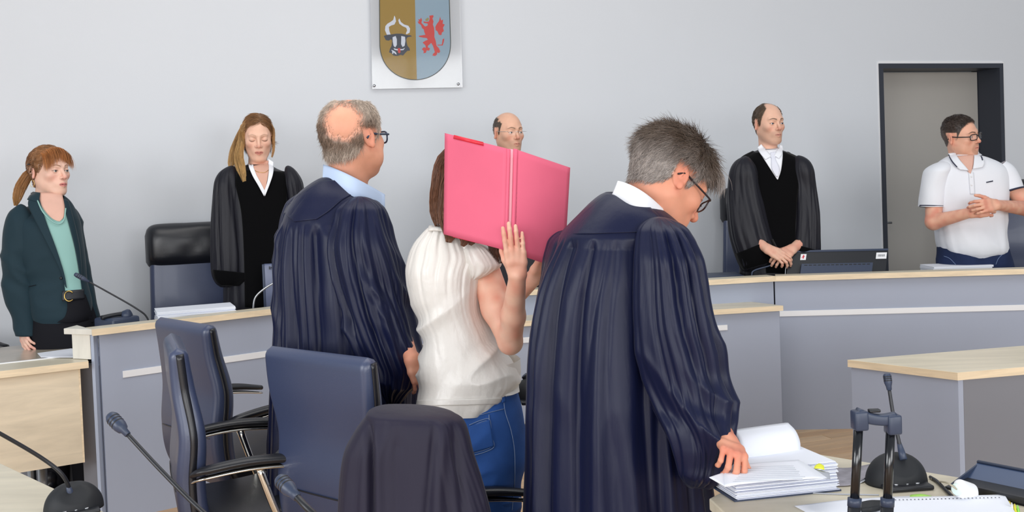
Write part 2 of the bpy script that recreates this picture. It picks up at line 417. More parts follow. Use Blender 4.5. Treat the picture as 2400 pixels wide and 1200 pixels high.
# ---------------------------------------------------------------- judges' bench (three wings), clerks' desk
BH, DH, INZ = 0.897, 0.755, 0.82
def seg_bench(name, label, p0, p1, depth=0.10, ends=(0, 0), strip=None, over=0.035, grp=None, h=BH, base=0.0):
    """bench wing whose worktop front edge runs p0 -> p1 (world xy)"""
    p0 = np.array(p0[:2]); p1 = np.array(p1[:2]); t = p1 - p0; L_ = np.linalg.norm(t); t /= L_; n = np.array([-t[1], t[0]])
    th = thing(name, label, 'desk', (*((p0 + p1) / 2 + n * depth / 2), base))
    def q(s, o): return p0 + t * s + n * o
    e0, e1 = ends   # how far each back corner slides to mitre with its neighbour
    wt = mk('worktop', *prismd([q(0, 0), q(L_, 0), q(L_ + e1 * depth, depth), q(-e0 * depth, depth)], h - 0.026, h, 0.002), M_woodtop, th, smooth=False)
    mk('edge_band', *prismd([q(0, -0.003), q(L_, -0.003), q(L_, 0.0), q(0, 0.0)], h - 0.030, h - 0.0005), M_edge, th, smooth=False)
    mk('inner_desktop', *prismd([q(0.06, 0.06), q(L_ + e1 * 0.06 - 0.002, 0.06), q(L_ + e1 * 0.24 - 0.002, 0.24), q(0.06 - e0 * 0.24, 0.24)], INZ - 0.026, INZ, 0.002), M_woodtop, th, smooth=False)
    mk('front_panel', *prismd([q(0.0 if e0 else 0.041, over), q(L_, over), q(L_, over + 0.02), q(0.0 if e0 else 0.041, over + 0.02)], base, h - 0.027), M_grey, th, smooth=False)
    for (a, b, z) in (strip or []):
        mk('white_strip', *prismd([q(a, over - 0.006), q(b, over - 0.006), q(b, over), q(a, over)], z - 0.0155, z + 0.0155, 0.001), M_strip, th, smooth=False)
    return th, q, L_
b0 = G(215, 772, BH); b1 = G(650, 722, BH)
tl = (b1 - b0); tl /= np.linalg.norm(tl)
J = G(1818, 647, BH); b3 = G(2400, 630, BH)
tr = (b3 - J) / np.linalg.norm(b3 - J)
K = b0 + tl * (np.linalg.norm(b1 - b0) * 1.46)
tm = (J - K) / np.linalg.norm(J - K)
zs = 0.735
def sdist(px, py, a, t):
    """distance along the panel where a pixel of the strip falls"""
    r = ray(px, py); n = np.array([-t[1], t[0], 0]); k = np.dot(a + n * 0.03 - CO, n) / np.dot(r, n); p = CO + r * k
    return float(np.dot((p - a), t)), float(p[2])
s_a, z_a = sdist(288, 873, b0, tl); s_b, z_b = sdist(625, 834, b0, tl)
print('left strip', s_a, z_a, s_b, z_b)
mit = math.tan((math.atan2(tl[1], tl[0]) - math.atan2(tm[1], tm[0])) / 2)
mit2 = math.tan((math.atan2(tm[1], tm[0]) - math.atan2(tr[1], tr[0])) / 2)
bl, ql, Ll = seg_bench('judges_bench', 'left wing of the grey bench, maple end panel, stack of white paper on top', b0, K, ends=(0, mit * -1), strip=[(s_a, s_b + 0.5, (z_a + z_b) / 2)])
bE = G(149, 770, BH)
mk('end_cap', *prismd([b0[:2], bE[:2], bE[:2] + np.array([0.015, 0.11]), ql(0.0, 0.10)], BH - 0.026, BH, 0.002), M_pale, bl, smooth=False)
eA, eB = b0[:2] * .22 + bE[:2] * .78, b0[:2] * .86 + bE[:2] * .14
mk('end_panel', *prismd([eA + [0, .018], eB + [0, .018], eB + [0, .038], eA + [0, .038]], DH + 0.002, BH - 0.027, 0.001), M_pale, bl, smooth=False)
mk('side_panel', *prismd([eA + [0, .07], eB + [.02, .05], eB + [.02, .09], eA + [0, .11]], 0.0, DH - 0.032, 0.001), M_greyd, bl, smooth=False)  # darker grey holds the shade below the desk top
mk('corner_post', *prismd([eB + [0.001, .020], ql(0.012, 0.025), ql(0.040, 0.054), eB + [0.002, .05]], 0.0, BH - 0.027, 0.001), mat('light_blue_edge', (170, 180, 200), 0.5), bl, smooth=False)
bm_, qm, Lm = seg_bench('judges_bench.001', 'middle wing of the grey bench behind the low clerks desk', K, J, ends=(-mit, -mit2))
e3 = b3 + tr * 0.9
s_c, z_c = sdist(1838, 740, J, tr); s_d, z_d = sdist(2398, 716, J, tr)
print('right strip', s_c, z_c, s_d, z_d)
br, qr, Lr = seg_bench('judges_bench.002', 'right wing of the grey bench carrying the monitor and a long white strip', J, e3, ends=(-mit2, 0), strip=[(0.02, 2.4, (z_c + z_d) / 2)])
# low clerks' desk in front of the middle wing
c0 = G(1835, 716, DH); c1 = G(1668, 726, DH)
tdv = (c0 - c1) / np.linalg.norm(c0 - c1)
cA = c0 - tdv * 2.35
s_e, z_e = sdist(1704, 767, cA, tdv)
print('desk strip', s_e, z_e)
cd = thing('clerks_desk', 'low grey desk with maple top in front of the middle bench wing', 'desk', (*((cA + c0) / 2)[:2], 0))
cn = np.array([-tdv[1], tdv[0], 0])
def qc(s, o): return (cA + tdv * s + cn * o)[:2]
Lc = 2.35
bk = G(1744, 705, DH)
mk('worktop', *prismd([qc(0, 0), qc(Lc, 0), bk[:2], qc(0.15, 0.55)], DH - 0.026, DH, 0.002), M_woodtop, cd, smooth=False)
mk('edge_band', *prismd([qc(0, -0.003), qc(Lc, -0.003), qc(Lc, 0.0), qc(0, 0.0)], DH - 0.028, DH - 0.0005), M_edge, cd, smooth=False)
mk('front_panel', *prismd([qc(0.03, 0.03), qc(Lc - 0.01, 0.03), qc(Lc - 0.01, 0.05), qc(0.03, 0.05)], 0.0, DH - 0.027), M_grey, cd, smooth=False)
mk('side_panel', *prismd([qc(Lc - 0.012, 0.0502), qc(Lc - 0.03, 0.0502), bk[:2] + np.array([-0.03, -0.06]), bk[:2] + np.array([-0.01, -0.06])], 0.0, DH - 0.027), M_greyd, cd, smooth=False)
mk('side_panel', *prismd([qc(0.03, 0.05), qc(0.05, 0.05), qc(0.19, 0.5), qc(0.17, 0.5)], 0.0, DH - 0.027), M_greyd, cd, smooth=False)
mk('white_strip', *prismd([qc(0.3, 0.022), qc(s_e, 0.022), qc(s_e, 0.03), qc(0.3, 0.03)], z_e - 0.0145, z_e + 0.0145, 0.001), M_strip, cd, smooth=False)

# witness cabinet on the right
A_ = G(1988, 843, DH); B_ = G(2244, 873, DH); D_ = G(2286, 819, DH); E_ = G(2420, 856, DH)
x1 = (A_ - B_) / np.linalg.norm(A_ - B_); x2 = (E_ - B_) / np.linalg.norm(E_ - B_)
print('cabinet', A_, B_, D_, E_, 'angle', math.degrees(math.acos(np.dot(x1, x2))))
x2 = (D_ - A_) / np.linalg.norm(D_ - A_)
wA = np.linalg.norm(A_ - B_)
wc = thing('witness_desk', 'grey laminate desk with maple top standing free at the right', 'desk', (*((A_ + D_) / 2)[:2], 0))
def qw(a, b): return (B_ + x1 * a + x2 * b)[:2]
mk('worktop', *prismd([qw(0, 0), qw(wA, 0), qw(wA, 0.95), qw(0, 0.95)], DH - 0.026, DH, 0.002), M_woodtop, wc, smooth=False)
mk('edge_band', *join([prismd([qw(-0.003, -0.003), qw(wA, -0.003), qw(wA, 0), qw(-0.003, 0)], DH - 0.028, DH - 0.0005), prismd([qw(-0.003, 0.0), qw(0, 0.0), qw(0, 0.95), qw(-0.003, 0.95)], DH - 0.028, DH - 0.0005)]), M_edge, wc, smooth=False)
mk('front_panel', *prismd([qw(0.004, 0.006), qw(wA - 0.006, 0.006), qw(wA - 0.006, 0.026), qw(0.004, 0.026)], 0.0, DH - 0.027), M_grey, wc, smooth=False)
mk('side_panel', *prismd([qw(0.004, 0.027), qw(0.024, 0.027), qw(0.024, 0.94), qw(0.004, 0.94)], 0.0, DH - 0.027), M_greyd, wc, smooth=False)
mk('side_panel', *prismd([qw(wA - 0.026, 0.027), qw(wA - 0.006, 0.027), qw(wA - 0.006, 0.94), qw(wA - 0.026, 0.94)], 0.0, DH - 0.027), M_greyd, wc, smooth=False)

# side desk at the far left: maple top and modesty panel
a0 = G(-160, 888, DH); a1 = G(207, 846, DH)
ta = (a1 - a0) / np.linalg.norm(a1 - a0); na = np.array([-ta[1], ta[0], 0]); La = np.linalg.norm(a1 - a0)
sd = thing('side_desk', 'maple desk at the far left below the woman in the blazer', 'desk', (*((a0 + a1) / 2)[:2], 0))
def qa(s, o): return (a0 + ta * s + na * o)[:2]
dv_ = 0.21
mk('worktop', *prismd([qa(0, 0), qa(La, 0), qa(La + 0.02, dv_), qa(0, dv_)], DH - 0.03, DH, 0.002), M_woodtop, sd, smooth=False)
mk('worktop', *prismd([qa(0, dv_ + 0.004), qa(La, dv_ + 0.004), qa(La, 0.78), qa(0, 0.78)], DH - 0.03, DH + 0.001, 0.002), mat('shaded_brown_laminate', (176, 166, 150), 0.22, spec=0.6, wood=(3, 3, 14)), sd, smooth=False)  # far top: brownish wood with its shade put into the colour
mk('joint_strip', *prismd([qa(0, dv_ - 0.006), qa(La, dv_ - 0.006), qa(La, dv_ + 0.008), qa(0, dv_ + 0.008)], DH, DH + 0.004), M_strip, sd, smooth=False)
mk('edge_band', *prismd([qa(0, -0.003), qa(La, -0.003), qa(La, 0), qa(0, 0)], DH - 0.031, DH - 0.0005), M_edge, sd, smooth=False)
pz = DH - 0.031 - 0.43
mk('modesty_panel', *prismd([qa(0, 0.03), qa(La - 0.04, 0.03), qa(La - 0.04, 0.048), qa(0, 0.048)], pz, DH - 0.031), M_wood, sd, smooth=False)
mk('panel_edge', *prismd([qa(La - 0.04, 0.029), qa(La - 0.032, 0.029), qa(La - 0.032, 0.05), qa(La - 0.04, 0.05)], pz, DH - 0.031), M_edge, sd, smooth=False)
for s_ in (La - 0.2, 0.1):
    for o_ in (0.12, 0.66):
        p = qa(s_, o_)
        mk('leg', *lathed([(0.001, 0), (0.024, 0), (0.024, 0.01), (0.02, 0.012), (0.02, DH - 0.031), (0.001, DH - 0.031)], (p[0], p[1], 0), 20), M_steel, sd)
# ---------------------------------------------------------------- chairs
def rrect(cx, w, t, r, n=8):
    """rounded rectangle in (width, thickness) plane"""
    pts = []
    for (sx, sy, a0_) in ((1, 1, 0), (-1, 1, 90), (-1, -1, 180), (1, -1, 270)):
        for k in range(n):
            a = math.radians(a0_ + 90 * k / (n - 1))
            pts.append((sx * (w / 2 - r) + r * math.cos(a), sy * (t / 2 - r) + r * math.sin(a)))
    return np.array(pts)
def slab_path(path, widths, thick, r=0.02, bulge=0.0, m=40, endround=True):
    """upholstered slab: path of (x, z) in the side view, width along y"""
    q = smooth_path(np.column_stack([np.array(path), np.zeros(len(path)), widths, thick]), m)
    x, z, w, t = q[:, 0], q[:, 1], q[:, 3], q[:, 4]
    tx, tz = np.gradient(x), np.gradient(z); l = np.hypot(tx, tz); nx, nz = tz / l, -tx / l
    vs = []; s = np.linspace(0, 1, m); L_ = np.cumsum(np.r_[0, l[1:]])
    for j in range(m):
        d = min(L_[j], L_[-1] - L_[j]); R_ = t[j] * 0.5
        k = math.sqrt(max(0.0, 1 - (1 - min(d / R_, 1)) ** 2)) if endround else 1.0
        ww, tt = w[j] - (1 - k) * 0.035, max(t[j] * max(k, 0.08), 0.004)
        p = rrect(0, ww, tt, min(r, tt * 0.48))
        off = p[:, 1] + bulge * np.cos(np.clip(p[:, 0] / ww, -.5, .5) * math.pi) * np.sign(p[:, 1]) * k
        vs.append(np.column_stack([x[j] + nx[j] * off, p[:, 0], z[j] + nz[j] * off]))
    return fixn((np.vstack(vs), gridfaces(m, len(vs[0]))))
def arc(c, r, a0_, a1_, n, z):
    return [(c[0] + r * math.cos(math.radians(a)), c[1] + r * math.sin(math.radians(a)), z) for a in np.linspace(a0_, a1_, n)]
def base_parts(t, seat_z, col=M_chrome):
    mk('gas_column', *join([lathed([(0.001, 0.09), (0.03, 0.09), (0.03, 0.22), (0.02, 0.23), (0.02, seat_z - 0.06), (0.07, seat_z - 0.05), (0.08, seat_z - 0.03), (0.001, seat_z - 0.03)], (0, 0, 0), 20)]), M_black, t)
    for k in range(5):
        a = math.radians(72 * k + 20); c_, s_ = math.cos(a), math.sin(a)
        lg = mk('leg', *tubed([(0.02 * c_, 0.02 * s_, 0.135), (0.16 * c_, 0.16 * s_, 0.115), (0.30 * c_, 0.30 * s_, 0.075)], [0.026, 0.022, 0.016], 10, m=8, flat=0.7), col, t)
        cs = []
        for q_ in (-0.016, 0.016):
            cs.append(lathed([(0.001, -0.009), (0.024, -0.009), (0.028, -0.005), (0.028, 0.005), (0.024, 0.009), (0.001, 0.009)], (0.30 * c_ - s_ * q_, 0.30 * s_ + c_ * q_, 0.0285), 16, (-s_, c_, 0)))
        cs.append(tubed([(0.30 * c_, 0.30 * s_, 0.03), (0.30 * c_, 0.30 * s_, 0.075)], 0.008, 8))
        mk('caster', *join(cs), M_black, lg)
def conf_chair(label, H=1.02, lean=0.07, w0=0.43, w1=0.47, group='leather conference chairs', az=0.0):
    """seat faces local +X"""
    t = thing('conference_chair', label, 'chair', (0, 0, 0), group)
    bp = [(-0.185, 0.40), (-0.225, 0.50), (-0.235, 0.62), (-0.225, 0.76), (-0.235 - lean * 0.4, 0.90), (-0.235 - lean, H)]
    zz = np.array([p[1] for p in bp])
    ww = [w0 - 0.02, w0, w0 + 0.005, w0 + 0.015, w1 - 0.01, w1]
    th_ = [0.075, 0.085, 0.085, 0.078, 0.068, 0.055]
    mk('backrest', *slab_path(bp, ww, th_, 0.024, 0.006, 60), M_leather, t)
    # piping along both sides and across the top, and a sewn seam below
    P = smooth_path([(p[0], 0, p[1]) for p in bp], 40)
    W_ = np.interp(P[:, 2], zz, ww)
    for sy in (-1, 1):
        mk('piping', *tubed(np.column_stack([P[:, 0] + 0.004, sy * (W_ / 2 + 0.001), P[:, 2]])[2:-1], 0.0055, 8, flat=2.2), M_leatherb, t)
    sz = 0.60; sx = float(np.interp(sz, P[:, 2], P[:, 0]))
    mk('seam', *tubed([(sx - 0.0425 - 0.006 * math.cos(yy / w0 * 3.14), yy, sz) for yy in np.linspace(-0.19, 0.19, 12)], 0.0022, 6), M_leatherb, t)
    mk('seat', *slab_path([(-0.22, 0.465), (-0.05, 0.455), (0.12, 0.47), (0.25, 0.462)], [0.44, 0.48, 0.49, 0.46], [0.08, 0.10, 0.10, 0.08], 0.03, 0.006, 36), M_leatherb, t)
    for sy in (-1, 1):
        ap = [(-0.23, sy * 0.235, 0.655 + az), (-0.19, sy * 0.262, 0.672 + az), (-0.06, sy * 0.268, 0.684 + az), (0.08, sy * 0.268, 0.675 + az), (0.20, sy * 0.265, 0.652 + az)]
        arm = mk('armrest', *tubed(ap, [0.017, 0.023, 0.025, 0.025, 0.018], 14, m=24, flat=0.55, up=(0, 0, 1)), M_leatherb, t)
        mk('arm_frame', *join([tubed([(p[0], p[1], p[2] - 0.022) for p in ap], [0.014, 0.018, 0.020, 0.020, 0.014], 10, m=24, flat=0.35, up=(0, 0, 1)),
                               tubed([(-0.04, sy * 0.262, 0.66 + az), (-0.01, sy * 0.262, 0.56), (0.03, sy * 0.245, 0.44), (0.02, sy * 0.16, 0.405)], [0.013, 0.012, 0.012, 0.012], 10, m=14, flat=0.6)]), M_chrome, arm)
    base_parts(t, 0.45)
    return t
def put(t, loc, rz):
    t.location = tuple(float(v) for v in loc); t.rotation_euler = (0, 0, rz)
def place_top(t, px, py, d, phi, H, xt=-0.30):
    """stand a chair on the floor so that its backrest top comes out at px"""
    a = math.radians(phi); p = W(px, py, d)
    put(t, (p[0] - xt * math.cos(a), p[1] - xt * math.sin(a), 0), a)
def floor_h(py, px, d): return W(px, py, d)[2]
dB, dC, dD, dE = 3.85, 3.25, 3.0, 2.55
cB = conf_chair('dark blue leather conference chair standing closest to the grey bench front', floor_h(752, 430, dB), 0.03, 0.43, 0.42); place_top(cB, 430, 754, dB, 44, 1.0, -0.265)
cC = conf_chair('leather conference chair turned edge-on between two others', floor_h(798, 405, dC), 0.02, 0.42, 0.40); place_top(cC, 408, 798, dC, 21, 1.0, -0.255)
cD = conf_chair('leather conference chair whose wide back hides the first lawyer from the hips down', floor_h(824, 745, dD), 0.02, 0.40, 0.47); place_top(cD, 745, 834, dD, 50, 1.0, -0.255)
cE = conf_chair('leather chair mostly covered by a draped black robe', floor_h(985, 975, dE), 0.0, 0.24, 0.24, az=-.065); place_top(cE, 965, 1004, dE, 24, 1.0, -0.235)

def exec_chair(label, loc, rz, h=1.12, w=0.50, pil=True):
    t = thing('executive_chair', label, 'chair', (0, 0, 0), 'high-backed chairs behind the bench')
    z0 = 0.42
    bp = [(-0.20, z0), (-0.25, 0.52), (-0.26, 0.66), (-0.255, 0.82), (-0.28, h - 0.12), (-0.30, h - 0.015)]
    mk('backrest', *slab_path(bp, [w - 0.04, w, w, w * 0.97, w * 0.92, w * 0.86], [0.08, 0.09, 0.09, 0.085, 0.075, 0.05], 0.028, 0.008, 50), M_leather, t)
    # headrest cushion wrapped over the top, drawn in at its lower edge
    m, n = 40, 40; vs = []
    for j in range(m):
        u = j / (m - 1); yy = (u - 0.5) * (w * 1.02)
        k = math.sqrt(max(0.02, 1 - abs(2 * u - 1) ** 9))
        for i in range(n):
            a = 2 * math.pi * i / n
            rx, rz_ = 0.078 * k, 0.128 * (0.5 + 0.5 * k)
            cx_, cz_ = -0.275, h - 0.10
            c_, s_ = math.cos(a), math.sin(a)
            X = cx_ + rx * np.sign(c_) * abs(c_) ** 0.8; Z = cz_ + rz_ * np.sign(s_) * abs(s_) ** 0.75
            wr = 0.010 * float(vn(yy * 14 + 3, Z * 26, c_ * 2)) * (0.3 + max(0, -s_))
            if s_ < -0.5: X -= (X - cx_) * 0.35 * (-s_ - 0.5) * 2
            vs.append((X + wr * c_, yy, Z + wr * 0.4 - 0.012 * (1 - k)))
    mk('headrest', *fixn((np.array(vs), gridfaces(m, n))), M_leatherb, t)
    mk('seat', *slab_path([(-0.22, 0.47), (-0.05, 0.46), (0.12, 0.475), (0.27, 0.465)], [0.46, 0.50, 0.51, 0.48], [0.09, 0.11, 0.11, 0.09], 0.03, 0.006, 30), M_leatherb, t)
    for sy in (-1, 1):
        ap = [(-0.22, sy * 0.27, 0.62), (-0.05, sy * 0.285, 0.66), (0.10, sy * 0.285, 0.655), (0.20, sy * 0.28, 0.63)]
        arm = mk('armrest', *tubed(ap, [0.02, 0.028, 0.03, 0.02], 12, m=18, flat=0.6, up=(0, 0, 1)), M_leatherb, t)
        mk('arm_frame', *tubed([(-0.02, sy * 0.28, 0.64), (0.0, sy * 0.275, 0.54), (0.02, sy * 0.24, 0.43), (0.02, sy * 0.15, 0.41)], 0.013, 10, m=12, flat=0.6), M_chrome, arm)
    base_parts(t, 0.45)
    put(t, loc, rz)
    return t
p = W(418, 560, 5.2)
# the chair behind the left wing turns its front towards the middle of the room
hA = W(424, 543, 5.22)[2]
exec_chair('big leather chair with a padded black headrest behind the left bench wing', (p[0] - 0.05, p[1] + 0.36, 0.0 + 0.0), math.radians(-68), hA, 0.44)
# its headrest sits before the backrest on the visible side
p = W(1722, 470, 6.65); exec_chair('black leather chair peeking out behind the judge with hands folded', (p[0] + 0.16, p[1] + 0.05, PODIUM), math.radians(-100), W(1700, 455, 6.7)[2] - PODIUM + 0.01, 0.46)
p = W(2432, 470, 6.75); exec_chair('black leather chair right behind the man in the white polo shirt', (p[0] + 0.05, p[1] + 0.05, PODIUM), math.radians(-110), W(2400, 432, 6.75)[2] - PODIUM, 0.52)
p = W(1106, 520, 6.3); exec_chair('black leather chair whose edge shows left of the folder behind the hiding woman', (p[0], p[1] + 0.05, PODIUM), math.radians(-92), W(1010, 506, 6.4)[2] - PODIUM, 0.50)
# armrest of a chair entering at the left edge
p = W(-70, 760, 5.45); exec_chair('chair at the far left edge of which only one armrest shows', (p[0] + 0.10, p[1] + 0.10, 0.0), math.radians(-4), 0.98, 0.48).scale = (1.18, 1.18, 1.18)

# ---------------------------------------------------------------- right hand table
TZ = 0.745
tb = thing('lawyers_table', 'maple table with papers and a microphone at the lower right', 'table', (*G(2100, 1180, TZ)[:2], 0))
t1, t2, t3 = G(1662, 1168, TZ), G(1880, 1058, TZ), G(2440, 1150, TZ)
t4 = G(1700, 1203, TZ); t5 = t4 + (t3 - t2) / np.linalg.norm(t3 - t2) * 1.25; t3 = t2 + (t3 - t2) / np.linalg.norm(t3 - t2) * 1.3
mk('tabletop', *prismd([t1[:2], t4[:2], t5[:2], t3[:2], t2[:2]], TZ - 0.028, TZ, 0.003), M_woodtop, tb, smooth=False)
for a_, b_ in ((t4, t5),):
    n = np.array([(b_ - a_)[1], -(b_ - a_)[0], 0]); n /= np.linalg.norm(n)
    mk('edge_band', *prismd([(a_ + n * 0.003)[:2], (b_ + n * 0.003)[:2], b_[:2], a_[:2]], TZ - 0.029, TZ - 0.0015), M_edge, tb, smooth=False)
for q_ in (t2 + (t5 - t2) * 0.12, t4 + (t3 - t4) * 0.10, t5 + (t2 - t5) * 0.08, t3 + (t4 - t3) * 0.08):
    mk('leg', *lathed([(0.001, 0), (0.026, 0), (0.026, 0.01), (0.022, 0.012), (0.022, TZ - 0.029), (0.001, TZ - 0.029)], (q_[0], q_[1], 0), 20), M_steel, tb)
# table at the lower left
tl_ = thing('lawyers_table', 'maple table corner at the lower left with a microphone on it', 'table', (*G(40, 1190, TZ)[:2], 0))
u1, u2 = G(-40, 1066, TZ), G(252, 1203, TZ); ut = (u2 - u1) / np.linalg.norm(u2 - u1); un = np.array([ut[1], -ut[0], 0])
if un[1] > 0: un = -un
P_ = [u1 - ut * 0.5, u2 + ut * 0.02, u2 + ut * 0.02 + un * 0.9, u1 - ut * 0.5 + un * 0.9]
mk('tabletop', *prismd([q_[:2] for q_ in P_], TZ - 0.028, TZ, 0.003), M_woodtop, tl_, smooth=False)
for q_ in (u1 + un * 0.1, u2 + un * 0.1 - ut * 0.08, u2 + un * 0.8 - ut * 0.08, u1 + un * 0.8):
    mk('leg', *lathed([(0.001, 0), (0.022, 0), (0.022, TZ - 0.029), (0.001, TZ - 0.029)], (q_[0], q_[1], 0), 20), M_steel, tl_)
# small desk between the standing woman and the bench
ct = thing('middle_table', 'maple table edge seen between the woman and the bending lawyer', 'table', (*G(1240, 1010, TZ)[:2], 0))
m1, m2 = G(1224, 993, TZ), G(1440, 1000, TZ); mt_ = (m2 - m1) / np.linalg.norm(m2 - m1); mn = np.array([-mt_[1], mt_[0], 0])
m1 = m1 + mn * 0.0
mk('tabletop', *prismd([m1[:2], m2[:2], (m2 + mn * 0.42)[:2], (m1 + mn * 0.42)[:2]], TZ - 0.028, TZ, 0.003), M_woodtop, ct, smooth=False)
for a_, b_ in ((0.05, 0.05), (0.05, 0.37), (0.9, 0.05), (0.9, 0.37)):
    q_ = m1 + (m2 - m1) * a_ + mn * b_
    mk('leg', *lathed([(0.001, 0), (0.022, 0), (0.022, TZ - 0.029), (0.001, TZ - 0.029)], (q_[0], q_[1], 0), 20), M_steel, ct)
# ---------------------------------------------------------------- implicit bodies
def _rc(P, a, b, ra, rb):
    ab = b - a; t = np.clip(((P - a) @ ab) / (ab @ ab + 1e-12), 0, 1)
    return np.linalg.norm(P - a - t[..., None] * ab, axis=-1) - (ra + (rb - ra) * t)
def _el(P, c, r, R=None):
    q = P - c
    if R is not None: q = q @ R
    k0 = np.linalg.norm(q / r, axis=-1); k1 = np.linalg.norm(q / (r * r), axis=-1) + 1e-9
    return k0 * (k0 - 1) / k1
def rc(a, b, ra, rb, k=0.01): return ('rc', np.array(a, float), np.array(b, float), ra, rb, k, 1)
def el(c, r, k=0.01, R=None, s=1): return ('el', np.array(c, float), np.array(r, float), R, None, k, s)
def _bb(p):
    if p[0] == 'rc':
        R_ = max(p[3], p[4]); return np.minimum(p[1], p[2]) - R_, np.maximum(p[1], p[2]) + R_
    R_ = np.full(3, p[2].max()) if p[3] is not None else p[2]
    return p[1] - R_, p[1] + R_
def sdf_mesh(prims, h):
    adds = [p for p in prims if p[6] > 0]
    lo = np.min([_bb(p)[0] for p in adds], 0) - 3 * h; hi = np.max([_bb(p)[1] for p in adds], 0) + 3 * h
    n = np.ceil((hi - lo) / h).astype(int) + 1
    D = np.full(n, 1.0, np.float64)
    ax = [lo[i] + h * np.arange(n[i]) for i in range(3)]
    for p in prims:
        a, b = _bb(p); k = p[5]; m = k + 3 * h
        i0 = np.maximum(((a - m - lo) / h).astype(int), 0); i1 = np.minimum(((b + m - lo) / h).astype(int) + 2, n)
        if np.any(i1 <= i0): continue
        X, Y, Z = np.meshgrid(ax[0][i0[0]:i1[0]], ax[1][i0[1]:i1[1]], ax[2][i0[2]:i1[2]], indexing='ij')
        P = np.stack([X, Y, Z], -1)
        d = _rc(P, p[1], p[2], p[3], p[4]) if p[0] == 'rc' else _el(P, p[1], p[2], p[3])
        sl = (slice(i0[0], i1[0]), slice(i0[1], i1[1]), slice(i0[2], i1[2])); o = D[sl]
        if p[6] > 0:
            hh = np.clip(0.5 + 0.5 * (o - d) / k, 0, 1); D[sl] = o * (1 - hh) + d * hh - k * hh * (1 - hh)
        else:
            hh = np.clip(0.5 - 0.5 * (o + d) / k, 0, 1); D[sl] = o * (1 - hh) - d * hh + k * hh * (1 - hh)
    # surface nets
    S = D < 0
    c = np.zeros(n - 1, int)
    for i in (0, 1):
        for j in (0, 1):
            for k in (0, 1): c += S[i:n[0] - 1 + i, j:n[1] - 1 + j, k:n[2] - 1 + k]
    act = (c > 0) & (c < 8); idx = -np.ones(n - 1, int); I = np.argwhere(act); idx[act] = np.arange(len(I))
    acc = np.zeros((len(I), 3)); cnt = np.zeros(len(I))
    cor = [(i, j, k) for i in (0, 1) for j in (0, 1) for k in (0, 1)]
    for a in range(8):
        for b in range(a + 1, 8):
            da = np.array(cor[b]) - np.array(cor[a])
            if np.abs(da).sum() != 1: continue
            A = I + cor[a]; B = I + cor[b]
            va = D[A[:, 0], A[:, 1], A[:, 2]]; vb = D[B[:, 0], B[:, 1], B[:, 2]]
            m = (va < 0) != (vb < 0); t = np.where(m, va / (va - vb + 1e-15), 0)
            acc += np.where(m[:, None], np.array(cor[a]) + t[:, None] * da, 0); cnt += m
    V = lo + (I + acc / cnt[:, None]) * h
    F = []
    for axn in range(3):
        u, w = [(1, 2), (2, 0), (0, 1)][axn]
        sh = [slice(1, n[q] - 1) for q in range(3)]; sh[axn] = slice(0, n[axn] - 1)
        s2 = [slice(s.start, s.stop) for s in sh]; s2[axn] = slice(1, n[axn])
        E = S[tuple(sh)] != S[tuple(s2)]
        J = np.argwhere(E); J = J + [s.start for s in sh]
        fl = S[J[:, 0], J[:, 1], J[:, 2]]
        eu = np.zeros(3, int); eu[u] = 1; ew = np.zeros(3, int); ew[w] = 1
        q = [J, J - eu, J - eu - ew, J - ew]
        q = np.stack([idx[x[:, 0], x[:, 1], x[:, 2]] for x in q], 1)
        q[~fl] = q[~fl][:, ::-1]; F.append(q)
    F = np.vstack(F); F = F[(F >= 0).all(1)]
    return V, F
def vnorm(V, F):
    F = np.asarray(F); a, b, c = V[F[:, 0]], V[F[:, 1]], V[F[:, 2]]
    fn = np.cross(b - a, c - a); N = np.zeros_like(V)
    for i in range(F.shape[1]): np.add.at(N, F[:, i], fn)
    return N / (np.linalg.norm(N, axis=1)[:, None] + 1e-12)
def gs(x, m, s): return np.exp(-((x - m) / s) ** 2)
def sst(a, b, x):
    t = np.clip((x - a) / (b - a), 0, 1); return t * t * (3 - 2 * t)
def mixc(c, t, d): return c * (1 - t[:, None]) + np.array(d)[None] * t[:, None]

M_skin = mat('skin', (220, 170, 148), 0.48, spec=0.35, attr=True, sss=0.12, bump=(420, 0.12, 0.0008), var=(26, 0.05))
M_hair = mat('hair', (90, 70, 50), 0.42, spec=0.45, attr=True)
M_eye = mat('eyeball', (230, 230, 230), 0.12, spec=0.6, attr=True, coat=0.6)
M_frameb = mat('black_spectacle_frame', (26, 26, 32), 0.3)
M_lens = mat('spectacle_lens', (255, 255, 255), 0.03, spec=0.5, alpha=0.10)

